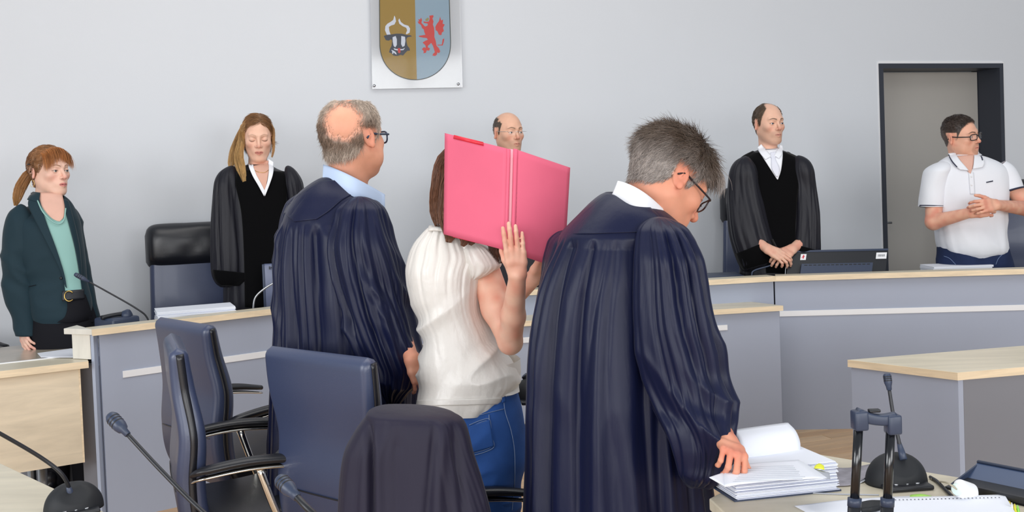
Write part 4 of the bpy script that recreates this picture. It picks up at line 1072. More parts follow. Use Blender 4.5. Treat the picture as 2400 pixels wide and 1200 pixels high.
# ---- 1 woman in the dark teal blazer (far left)
def woman_blazer():
    d = 5.1; p0 = figure('woman with ginger ponytail in a dark teal blazer over a mint top', floor_at(125, d))
    P = dict(fem=1, jaw=.92, w=.96, skin=(234, 192, 172), lip=(196, 90, 96), brow=(128, 88, 56), iris=(110, 120, 120), red=(218, 120, 112))
    def strands(toL, rs):   # bangs over the forehead
        n = 900; x = rs.uniform(-.066, .060, n); st = np.column_stack([x, -.022 - .020 * np.cos(x / .07 * 1.4) + rs.uniform(-.012, .012, n), .118 - 7.0 * x ** 2])
        dr = np.column_stack([x * 5.5 + .1, -.85 + 0 * x, -.32 + 0 * x]) + rs.normal(0, .07, (n, 3))
        v, f, si = tubes_strands(st, dr, rs.uniform(.066, .094, n) + .02 * np.abs(x) / .06, .0008, 8, g=.44)
        b = np.array(lin((186, 122, 70))); return v, f, (b * rs.uniform(.6, 1.4, (n, 1)))[si]
    hair = dict(line='long', col=shade((150, 104, 66), .3, 40), th=.010, len=.035, lift=.02, mess=.04, bend=.5, rad=.0008, n=5200, scalp=.8,
                comb=lambda P_, N_: np.array([0, .105, -.005])[None] - P_, extra=[strands])
    c = W(116, 402, d)
    nb = W(108, 490, d)
    Vh, F, cc, toW, toL, R = make_head('w', p0, c, 1.03, R_(62), R_(2), 0, P, nb, hair=hair, nk=(.046, .056), gaze=(.1, .02))
    # ponytail, hair tie and clip
    root = toW((0, .112, -.002))
    v, f, cl = lock([root, W(66, 410, d + .03), W(48, 440, d + .03), W(40, 465, d + .02), W(36, 486, d + .02)], [.016, .030, .034, .026, .006], 0, 320, 5, (150, 100, 58), .0010, .45, .8, grad=(196, 148, 92))
    mk('ponytail', v, f, M_hair, p0, col=np.clip(cl, 0, 1))
    mk('hair_tie', *lathed([(.010, -.006), (.017, -.006), (.019, 0), (.017, .006), (.010, .006)], toW((0, .113, -.002)), 16, toW((0, 1, 0)) - toW((0, 0, 0))), M_black, p0)
    mk('hair_clip', *tubed([toW((-.083, .030, .034)), toW((-.080, .048, .036)), toW((-.072, .064, .034))], .0026, 8), M_black, p0)
    eo = toW((-.085, .016, -.040))
    mk('earring', *tubed([eo + np.array([.011 * math.sin(a), 0, -.017 + .017 * math.cos(a)]) for a in np.linspace(0, 2 * math.pi, 20)], .0009, 6), M_gold, p0)
    # hands and trunk
    pc = [(Vh, F, cc)]
    w1 = W(54, 776, d - .04); V, Fh = sdf_mesh(hand_prims(w1, W(64, 815, d - .10) - w1, (-.55, -.8, .1), -1, .86, ((22, 30, 20),) * 4, forearm=W(48, 735, d - .05)), .0032); pc.append((V, Fh, skin_plain(V, P)))
    w2 = W(214, 738, d + .12); V, Fh = sdf_mesh(hand_prims(w2, W(224, 758, d + .1) - w2, (.6, -.7, .2), 1, .82, ((25, 30, 20),) * 4, forearm=W(208, 700, d + .1)), .0032); pc.append((V, Fh, skin_plain(V, P)))
    V, Fh = sdf_mesh(trunk_prims(W(112, 478, d + .01), W(148, 760, d + .02), .10, .25, g=.7), .009); pc.append((V, Fh, skin_plain(V, P)))
    hip = W(150, 760, d + .02)
    # chest and neck opening are skin
    body_mesh(p0, pc)
    tor = [(450, 84, 146, .060, 0, .10), (462, 66, 162, .080, 0, .095), (480, 46, 172, .095, 0, .07), (510, 34, 182, .105, 0, .03), (560, 34, 190, .115), (620, 46, 196, .108), (660, 56, 198, .10), (700, 66, 208, .108), (735, 76, 214, .112), (752, 84, 210, .105)]
    v, f = sil(tor, d, 96, 70, 2.3, [wrink(3, 7, 12, .006, [(460, .2), (560, .6), (650, 1.2), (750, .6)])], caps=(False, False))
    tv = sil([(r[0], r[1] + 4, r[2] - 4, r[3] - .012) for r in tor], d, 60, 30, 2.3)
    bz = mk('blazer', v, f, M_blazer, p0)
    sk = Skin([sil([r[:4] for r in tor], d, 96, 70, 2.3)], d)
    inner = mk('top', *sil([(474, 74, 150, .055, 0, .10), (500, 60, 170, .08, 0, .06), (600, 70, 188, .09), (700, 84, 200, .09)], d, 60, 40), M_mint, p0)
    s1 = sil([(478, 32, 66, .03), (500, 18, 78, .05), (540, 9, 84, .058), (600, 6, 84, .06), (660, 8, 82, .058), (710, 18, 82, .05), (750, 30, 84, .045), (786, 40, 88, .04)], d - .05, 60, 60, 2.2, [wrink(8, 8, 14, .007, [(480, .2), (620, 1.3), (780, .8)], .8)], dome=40)
    mk('sleeve', *s1, M_blazer, p0)
    s2 = sil([(484, 158, 180, .03), (520, 166, 190, .045), (580, 174, 198, .045), (640, 184, 210, .045), (700, 196, 222, .042), (744, 206, 231, .038)], d + .08, 50, 50, 2.2, [wrink(9, 8, 14, .006)], dome=30)
    mk('sleeve', *s2, M_blazer, p0)
    # open front: mint top, neckline, lapels, belt
    mk('top_front', *sk.patch([(92, 474), (104, 520), (130, 590), (147, 640), (154, 690)], [(152, 484), (163, 530), (176, 580), (186, 640), (192, 682)], 36, 12, .006, .003), M_mint, p0)
    nl = [(92, 466), (104, 494), (122, 514), (138, 521), (147, 515), (152, 492)]
    mk('neckline_skin', *sk.patch([(93, 451), (96, 478), (108, 498), (122, 512), (134, 518)], [(144, 452), (151, 480), (152, 498), (149, 510), (140, 519)], 24, 12, .009, .003), mat('skin_plain', (222, 176, 158), .5, spec=.35, var=(20, .05)), p0)
    mk('neckline_hem', *sk.line([(88, 470), (100, 496), (120, 517), (138, 525), (150, 515), (154, 488)], .0035, .017, 30), M_mint, p0)
    mk('lapel', *sk.patch([(72, 456), (66, 480), (80, 512), (110, 570), (140, 630), (153, 672)], [(90, 458), (98, 490), (112, 530), (133, 586), (150, 640), (157, 676)], 40, 8, .014, .004), M_blazer, p0)
    mk('lapel', *sk.patch([(150, 466), (155, 500), (166, 540), (178, 590), (188, 650)], [(160, 470), (170, 505), (180, 545), (188, 590), (192, 650)], 30, 6, .012, .004), M_blazer, p0)
    mk('collar', *sk.patch([(78, 450), (70, 458), (64, 468)], [(94, 452), (92, 464), (90, 474)], 10, 6, .016, .005), M_blazer, p0)
    mk('pocket_seam', *sk.line([(40, 668), (62, 672), (84, 668)], .0018, .003, 16), M_trous, p0)
    bt = sk.hit(143, 652, .006); mk('button', *lathed([(.001, 0), (.008, 0), (.007, .003), (.001, .003)], bt, 14, (0, -1, 0)), M_black, p0)
    tr = sil([(676, 100, 200, .10), (700, 90, 208, .115), (760, 78, 222, .125), (820, 78, 226, .125), (880, 84, 222, .115)], d + .02, 70, 40, 2.4, [wrink(4, 8, 10, .004)])
    mk('trousers', *tr, M_trous, p0)
    for s in (-1, 1):
        k = hip + np.array([s * .085, 0, -.18]); mk('trouser_leg', *tubed([k, k * .5 + np.array([k[0], k[1], .05]) * .5, np.array([k[0], k[1] - .01, .05])], [.10, .085, .07], 20, m=14), M_trous, p0)
    shoes(p0, hip, .6, 0.0)
    mk('trousers_front', *sk.patch([(152, 690), (158, 716), (152, 742), (134, 756)], [(200, 690), (209, 716), (217, 742), (220, 756)], 24, 12, .012, .003), M_trous, p0)
    st = Skin([tr, sil([r[:4] for r in tor], d, 96, 70, 2.3)], d)
    mk('belt', *st.patch([(146, 682), (146, 706)], [(196, 678), (198, 700)], 6, 24, .018, .005), M_black, p0)
    mk('belt_buckle', *tubed([st.hit(152 + 10 + 11 * math.cos(a), 694 + 12 * math.sin(a), .026) for a in np.linspace(.7, 5.6, 20)], .0028, 8), M_gold, p0)
woman_blazer()

# ---- robed judges share this cut
def judge_robe(root, d, tor, sleeves, vneck, vel, cuffs, seed, extra_fn=()):
    parts = []
    v, f = sil(tor, d, 120, 80, 2.3, [folds(seed, 2.6, .012, [(tor[0][0], 0), (tor[0][0] + 60, .5), (tor[-1][0], 1.2)], .5)] + list(extra_fn), caps=(False, False)); parts.append((v, f))
    mk('robe', v, f, M_robeb, root)
    for k, (rows, dd) in enumerate(sleeves):
        s = sil(rows, dd, 90, 70, 2.2, [folds(seed + 9 + k, 2.2, .016, [(rows[0][0], 0), (rows[0][0] + 60, .9), (rows[-1][0], 1.1)], 1.0, tw=.4)], dome=46)
        mk('robe_sleeve', *s, M_robeb, root); parts.append(s)
    return Skin(parts, d), Skin([parts[0]], d)

# ---- 2 fair-haired judge
def judge_woman():
    d = 5.6; p0 = figure('judge with long fair hair and lowered eyes in a black robe with white collar', floor_at(612, d, PODIUM))
    P = dict(fem=1, closed=1, jaw=.9, w=.95, skin=(234, 188, 164), lip=(192, 100, 92), brow=(150, 112, 84), browk=.5)
    hair = dict(line='long', col=shade((138, 98, 62), .25, 50), th=.007, len=.045, lift=.01, mess=.03, bend=.4, rad=.0008, n=5600, scalp=.8, seed=4,
                comb=lambda P_, N_: np.column_stack([np.sign(P_[:, 0] - .012) * 1.0, .25 + 0 * P_[:, 0], -.9 + 0 * P_[:, 0]]))
    c = W(604, 322, d); nb = W(604, 408, d + .01)
    Vh, F, cc, toW, toL, R = make_head('w', p0, c, 1.03, R_(16), R_(14), R_(0), P, nb, hair=hair, nk=(.045, .052))
    pc = [(Vh, F, cc)]
    V, Fh = sdf_mesh(trunk_prims(W(604, 392, d), W(614, 620, d), .15, .1, PODIUM), .009); pc.append((V, Fh, skin_plain(V, P)))
    body_mesh(p0, pc)
    # long straight hair: big fall on her right side, thin one on the other
    ls = []
    for k, (pth, rr, n, sd, cA, cB, fl) in enumerate([
        ([toW((-.030, .01, .108)), toW((-.074, -.022, .060)), W(566, 330, d - .02), W(559, 365, d - .05), W(566, 400, d - .09), W(574, 436, d - .12)], [.014, .026, .032, .036, .034, .014], 420, 1, (150, 108, 66), (224, 184, 122), .55),
        ([toW((-.045, .05, .09)), W(566, 320, d + .05), W(553, 355, d + .03), W(546, 385, d), W(541, 408, d - .03)], [.015, .035, .038, .034, .008], 320, 2, (146, 104, 62), (214, 172, 112), .7),
        ([toW((.040, .0, .104)), toW((.078, -.004, .050)), W(641, 325, d + .0), W(641, 352, d - .01), W(636, 372, d)], [.010, .014, .012, .011, .005], 140, 3, (150, 108, 68), (206, 160, 104), .6)]):
        ls.append(lock(pth, rr, 0, n, sd, cA, .0009, .35, fl, grad=cB))
    v = np.vstack([a for a, _, _ in ls]); off = np.cumsum([0] + [len(a) for a, _, _ in ls]); f = [tuple(x + off[k] for x in q) for k, (_, b, _) in enumerate(ls) for q in b]
    mk('long_hair', v, f, M_hair, p0, col=np.clip(np.vstack([c_ for _, _, c_ in ls]), 0, 1))
    tor = [(386, 580, 632, .06), (396, 556, 650, .08), (408, 534, 676, .10), (430, 522, 690, .115), (480, 520, 694, .125), (560, 524, 698, .13), (640, 526, 702, .13), (740, 526, 706, .135), (860, 526, 706, .14), (960, 526, 706, .14)]
    sl = [([(388, 520, 566, .06), (404, 508, 564, .07), (430, 503, 564, .075), (470, 500, 566, .075), (540, 497, 572, .08), (600, 497, 576, .085), (640, 499, 574, .08), (662, 508, 566, .06), (672, 518, 556, .03)], d - .06),
          ([(388, 656, 694, .06), (404, 664, 700, .07), (430, 670, 708, .075), (480, 674, 714, .07), (560, 672, 720, .08), (660, 672, 722, .08)], d - .02)]
    sa, st = judge_robe(p0, d, tor, sl, None, None, None, 21)
    mk('velvet_front', *st.patch([(556, 398), (552, 430), (566, 500), (572, 600), (574, 720)], [(666, 402), (672, 440), (668, 520), (664, 620), (662, 722)], 60, 16, .008, .004), M_velvet, p0)
    mk('velvet_cuff', *sa.patch([(497, 632), (504, 655), (520, 670)], [(580, 640), (575, 655), (560, 670)], 14, 12, .006, .004), M_velvet, p0)
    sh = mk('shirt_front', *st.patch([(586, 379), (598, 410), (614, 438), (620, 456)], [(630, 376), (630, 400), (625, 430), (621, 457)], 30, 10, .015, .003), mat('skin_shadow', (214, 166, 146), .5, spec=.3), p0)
    mk('shirt_collar', *st.patch([(580, 384), (592, 412), (606, 436), (619, 460)], [(592, 386), (601, 410), (613, 432), (621, 448)], 30, 6, .020, .004), M_shirt, p0)
    mk('shirt_collar', *st.patch([(629, 372), (630, 400), (626, 428), (619, 448)], [(641, 380), (640, 406), (632, 432), (621, 460)], 30, 6, .020, .004), M_shirt, p0)
    mk('necklace', *st.line([(594, 398), (606, 403), (620, 404), (630, 398)], .0012, .020, 16), M_gold, p0)
    shoes(p0, W(614, 620, d), .1, PODIUM)
judge_woman()

# ---- 4 bald judge behind the folder
def judge_bald():
    d = 5.85; p0 = figure('bald judge with rimless spectacles, only his head showing above the red folder', floor_at(1192, d, PODIUM))
    P = dict(skin=(224, 176, 150), lip=(176, 100, 92), stubble=.3, stubc=(112, 88, 72), brow=(120, 90, 68), iris=(70, 60, 56), red=(204, 96, 84), w=1.0)
    hair = dict(line='high', col=shade((86, 72, 60), .3, 50), th=.0022, len=.006, lift=.5, n=2600, rad=.0006, mess=.3, comb=down_back, bald=[((0, -.03, .10), (.072, .10, .085), .12)], scalp=.6)
    c = W(1192, 312, d); nb = W(1184, 402, d + .02)
    Vh, F, cc, toW, toL, R = make_head('w', p0, c, .985, R_(30), R_(3), 0, P, nb, hair=hair, nk=(.052, .060), gaze=(.25, 0))
    pc = [(Vh, F, cc)]
    V, Fh = sdf_mesh(trunk_prims(W(1190, 388, d), W(1192, 610, d), .16, .2, PODIUM), .009); pc.append((V, Fh, skin_plain(V, P)))
    body_mesh(p0, pc)
    spectacles(p0, toW, M_steel, .024, .014, r=.0011, rimless=True, square=3.2)
    tor = [(384, 1160, 1222, .06), (394, 1130, 1250, .08), (410, 1104, 1276, .11), (450, 1094, 1288, .13), (560, 1092, 1290, .14), (700, 1092, 1292, .14), (940, 1092, 1292, .14)]
    v, f = sil(tor, d, 90, 60, 2.3, [folds(31, 2.6, .012, [(384, 0), (500, 1)])], caps=(False, False)); mk('robe', v, f, M_robeb, p0)
    for x0, x1 in ((1078, 1130), (1256, 1306)):
        mk('robe_sleeve', *sil([(400, x0 + 14, x1 - 14, .04), (440, x0, x1, .07), (560, x0 - 4, x1 + 4, .08), (620, x0 - 2, x1, .07)], d - .04, 50, 40, 2.2, [folds(33 + x0, 2.2, .012)]), M_robeb, p0)
    sk = Skin([(v, f)], d)
    mk('shirt_front', *sk.patch([(1168, 386), (1192, 440)], [(1216, 386), (1194, 442)], 16, 8, .01, .003), M_shirt, p0)
    shoes(p0, W(1192, 610, d), .2, PODIUM)
judge_bald()

# ---- 7 judge on the right
def judge_right():
    d = 6.15; p0 = figure('judge in black robe with white shirt and tie, hands folded, before the right wall', floor_at(1812, d, PODIUM))
    P = dict(skin=(228, 182, 158), lip=(176, 104, 94), stubble=.26, stubc=(118, 92, 72), brow=(100, 76, 58), iris=(96, 110, 130), w=.97, jaw=.95, red=(210, 110, 94))
    hair = dict(line='high', col=shade((84, 66, 50), .3, 50), th=.005, len=.014, lift=.25, n=3600, rad=.0006, mess=.15, comb=down_back, bald=[((0, -.055, .12), (.046, .075, .06), .2)], scalp=.7)
    c = W(1802, 291, d); nb = W(1803, 372, d + .02)
    Vh, F, cc, toW, toL, R = make_head('w', p0, c, 1.03, R_(20), R_(3), 0, P, nb, hair=hair, nk=(.050, .056), gaze=(.1, 0))
    pc = [(Vh, F, cc)]
    w1 = W(1800, 584, d - .22); V, Fh = sdf_mesh(hand_prims(w1, W(1842, 606, d - .26) - w1, (-.1, -.7, .7), 1, 1.0, ((18, 40, 25), (18, 42, 25), (20, 44, 25), (22, 44, 25)), forearm=W(1762, 560, d - .12)), .003); pc.append((V, Fh, skin_plain(V, P)))
    w2 = W(1856, 584, d - .18); V, Fh = sdf_mesh(hand_prims(w2, W(1826, 604, d - .24) - w2, (.1, -.7, .7), -1, 1.0, ((25, 40, 25),) * 4, forearm=W(1890, 560, d - .1)), .003); pc.append((V, Fh, skin_plain(V, P)))
    V, Fh = sdf_mesh(trunk_prims(W(1803, 366, d), W(1815, 600, d), .16, .1, PODIUM), .009); pc.append((V, Fh, skin_plain(V, P)))
    body_mesh(p0, pc)
    tor = [(350, 1780, 1826, .055), (358, 1762, 1848, .075), (370, 1742, 1874, .10), (384, 1726, 1893, .12), (420, 1722, 1898, .135), (500, 1728, 1900, .145), (600, 1734, 1904, .145), (700, 1734, 1906, .15), (860, 1730, 1910, .15), (960, 1730, 1910, .15)]
    sl = [([(366, 1722, 1772, .06), (384, 1711, 1774, .08), (440, 1705, 1782, .075), (500, 1706, 1794, .09), (550, 1711, 1806, .10), (585, 1720, 1816, .10), (610, 1729, 1810, .085), (626, 1736, 1790, .06), (636, 1742, 1766, .02)], d - .10),
          ([(364, 1846, 1898, .06), (382, 1852, 1906, .08), (440, 1860, 1913, .07), (500, 1858, 1918, .085), (550, 1852, 1919, .09), (585, 1846, 1920, .09), (612, 1850, 1918, .07), (630, 1860, 1910, .03)], d - .08)]
    sa, st = judge_robe(p0, d, tor, sl, None, None, None, 41)
    mk('velvet_front', *st.patch([(1762, 358), (1738, 376), (1748, 410), (1772, 460), (1788, 520), (1796, 640)], [(1840, 356), (1878, 378), (1874, 420), (1868, 470), (1864, 540), (1862, 640)], 60, 18, .008, .004), M_velvet, p0)
    mk('velvet_yoke', *st.patch([(1764, 354), (1744, 364), (1732, 374), (1728, 382)], [(1790, 364), (1784, 384), (1780, 404), (1778, 420)], 16, 10, .007, .004), M_velvet, p0)
    mk('velvet_yoke', *st.patch([(1830, 364), (1836, 384), (1840, 404), (1844, 420)], [(1846, 356), (1866, 366), (1882, 378), (1886, 390)], 16, 10, .007, .004), M_velvet, p0)
    mk('velvet_cuff', *sa.patch([(1722, 596), (1730, 616), (1742, 634)], [(1812, 560), (1824, 590), (1812, 612)], 20, 14, .008, .004), M_velvet, p0)
    mk('velvet_cuff', *sa.patch([(1846, 568), (1842, 590), (1850, 612)], [(1921, 588), (1920, 604), (1912, 626)], 20, 14, .008, .004), M_velvet, p0)
    mk('shirt_front', *st.patch([(1776, 350), (1790, 372), (1808, 400), (1821, 420)], [(1834, 346), (1834, 370), (1830, 400), (1823, 421)], 30, 12, .014, .004), M_shirt, p0)
    mk('shirt_collar', *st.patch([(1775, 346), (1782, 360), (1794, 374)], [(1784, 338), (1796, 352), (1808, 366)], 12, 6, .024, .004), M_shirt, p0)
    mk('shirt_collar', *st.patch([(1828, 338), (1822, 352), (1814, 364)], [(1834, 342), (1834, 358), (1826, 372)], 12, 6, .024, .004), M_shirt, p0)
    mk('necktie', *st.patch([(1806, 358), (1805, 366), (1808, 372), (1809, 395), (1819, 414)], [(1818, 356), (1820, 364), (1817, 372), (1827, 395), (1824, 414)], 30, 6, .022, .006), mat('pale_tie', (222, 224, 236), .5), p0)
    shoes(p0, W(1815, 600, d), .1, PODIUM)
judge_right()

# ---- 8 man in the white polo shirt
def man_polo():
    d = 6.2; p0 = figure('man in a white polo shirt with dark spectacles clasping his hands before his chest', floor_at(2275, d, PODIUM))
    P = dict(skin=(230, 176, 150), lip=(184, 96, 92), stubble=.42, stubc=(128, 88, 70), goatee=1, brow=(80, 56, 44), iris=(60, 50, 46), face_fat=1, w=1.03, red=(206, 104, 88), nose=1.1)
    hair = dict(line='short', col=lambda V: shade((58, 44, 36), .3, 60)(V) * (1 - .0 * V[:, :1]) + (sst(.06, .0, V[:, 2]) * .10)[:, None] * np.array([1, .8, .7]), th=lambda V: .0015 + .007 * sst(.04, .10, V[:, 2]), len=lambda V: .005 + .009 * sst(.03, .1, V[:, 2]), lift=.5, n=4200, rad=.0006, mess=.2, comb=comb_short, scalp=.75)
    c = W(2252, 320, d); nb = W(2258, 402, d + .03)
    Vh, F, cc, toW, toL, R = make_head('w', p0, c, 1.045, R_(36), R_(4), R_(-9), P, nb, hair=hair, nk=(.058, .064), gaze=(.2, .05))
    pc = [(Vh, F, cc)]
    spectacles(p0, toW, M_frameb, .025, .0165, r=.0026, square=3.4)
    # right arm (image left)
    el1 = W(2188, 520, d - .08); wr1 = W(2276, 498, d - .27)
    pr = [rc(W(2190, 420, d), el1, .055, .046, .02), rc(el1, wr1, .046, .029, .02)] + hand_prims(wr1, W(2312, 492, d - .30) - wr1, (-.2, -1, .25), 1, 1.03, ((35, 50, 30), (35, 52, 30), (38, 52, 30), (38, 50, 30)), thumb=(8, 0))
    V, Fh = sdf_mesh(pr, .0032); pc.append((V, Fh, skin_plain(V, P)))
    el2 = W(2412, 490, d - .06); wr2 = W(2334, 480, d - .30)
    pr = [rc(W(2354, 410, d), el2, .055, .046, .02), rc(el2, wr2, .047, .029, .02)] + hand_prims(wr2, W(2286, 484, d - .36) - wr2, (-.1, -1, .25), -1, 1.05, ((30, 45, 35), (26, 45, 35), (24, 45, 35), (22, 45, 35)), thumb=(5, 5))
    V, Fh = sdf_mesh(pr, .0032); pc.append((V, Fh, skin_plain(V, P)))
    V, Fh = sdf_mesh(trunk_prims(W(2262, 392, d), W(2280, 600, d), .15, .2, PODIUM), .009); pc.append((V, Fh, skin_plain(V, P)))
    body_mesh(p0, pc)
    tor = [(362, 2236, 2288, .06), (370, 2216, 2316, .08), (384, 2198, 2344, .105), (405, 2186, 2360, .125), (440, 2182, 2364, .14), (490, 2190, 2356, .155), (540, 2198, 2352, .175), (572, 2203, 2355, .185), (590, 2212, 2352, .175), (601, 2236, 2326, .15)]
    v, f = sil(tor, d, 110, 80, 2.3, [wrink(6, 6, 7, .006, [(370, .3), (470, 1), (600, .7)], .8), folds(51, 2.4, .006, [(380, 0), (470, 1), (600, 1)])], caps=(False, False))
    mk('polo_shirt', v, f, M_polo, p0)
    s1 = sil([(378, 2186, 2240, .07), (396, 2172, 2226, .085), (412, 2166, 2220, .082), (440, 2161, 2216, .075), (470, 2157, 2212, .078), (484, 2156, 2210, .078)], d - .03, 60, 40, 2.2, [wrink(7, 8, 9, .004)], caps=(True, False), dome=26); mk('shirt_sleeve', *s1, M_polo, p0)
    a_, b_ = W(2352, 398, d - .01), W(2380, 452, d - .03)
    s2 = tubed([W(2340, 388, d), W(2352, 404, d - .005), W(2363, 424, d - .015), W(2372, 449, d - .03)], [.05, .068, .070, .070], 30, m=24, caps=False); mk('shirt_sleeve', *s2, M_polo, p0)
    sk = Skin([(v, f)], d); ss = Skin([s1], d); s2k = Skin([s2], d)
    mk('sleeve_trim', *ss.patch([(2156, 480), (2156, 485)], [(2211, 482), (2211, 487)], 4, 24, .004, .003), M_navy, p0)
    q0_ = W(2372, 449, d - .03); dr = q0_ - W(2363, 424, d - .015)
    mk('sleeve_trim', *lathed([(.0705, -.004), (.0745, -.004), (.0745, .004), (.0705, .004)], q0_ - dr / np.linalg.norm(dr) * .004, 40, dr), M_navy, p0)
    mk('throat_skin', *sk.patch([(2242, 366), (2256, 386), (2272, 406)], [(2284, 362), (2282, 384), (2275, 407)], 20, 8, .006, .003), MATS['skin_plain'], p0)
    mk('collar', *sk.patch([(2222, 360), (2232, 378), (2248, 396), (2258, 398)], [(2238, 358), (2250, 376), (2264, 392), (2270, 400)], 24, 7, .016, .005), M_polo, p0)
    mk('collar', *sk.patch([(2284, 358), (2283, 372), (2282, 384), (2280, 396)], [(2292, 354), (2302, 368), (2308, 380), (2304, 392)], 24, 7, .016, .005), M_polo, p0)
    mk('collar_trim', *sk.patch([(2222, 362), (2230, 378), (2242, 392)], [(2224, 362), (2232, 377), (2244, 391)], 24, 3, .022, .003), M_navy, p0)
    mk('collar_trim', *sk.patch([(2294, 358), (2299, 367), (2302, 376)], [(2296, 358), (2301, 366), (2304, 375)], 16, 3, .022, .003), M_navy, p0)
    mk('button_placket', *sk.patch([(2270, 404), (2272, 430), (2274, 455)], [(2282, 404), (2284, 430), (2285, 455)], 20, 4, .005, .003), M_polo, p0)
    for yy in (414, 434):
        mk('button', *lathed([(.001, 0), (.005, 0), (.004, .002), (.001, .002)], sk.hit(2277, yy, .008), 12, (0, -1, 0)), M_strip, p0)
    mk('chest_logo', *join([sk.patch([(2312 + 3.2 * k, 426 - .7 * k), (2312 + 3.2 * k, 429 - .7 * k)], [(2314.4 + 3.2 * k, 425.5 - .7 * k), (2314.4 + 3.2 * k, 428.5 - .7 * k)], 3, 3, .004, .0015) for k in range(5)]), M_navy, p0)
    jn = sil([(570, 2206, 2350, .15), (590, 2202, 2360, .165), (625, 2200, 2370, .16), (700, 2196, 2376, .155), (800, 2196, 2374, .145)], d + .01, 80, 40, 2.4, [wrink(5, 8, 12, .004)]); mk('jeans', *jn, M_denimd, p0)
    sj = Skin([jn], d)
    mk('pocket_seam', *join([sj.line([(2212, 600), (2226, 606), (2240, 620)], .0014, .002, 10), sj.line([(2350, 596), (2340, 606), (2334, 620)], .0014, .002, 10)]), M_stitch, p0)
    hip = W(2285, 610, d)
    for s in (-1, 1):
        k = hip + np.array([s * .10, 0, -.30]); mk('jeans_leg', *tubed([k, np.array([k[0], k[1], PODIUM + .05])], [.105, .085], 20, m=14), M_denimd, p0)
    shoes(p0, hip, .2, PODIUM)
man_polo()
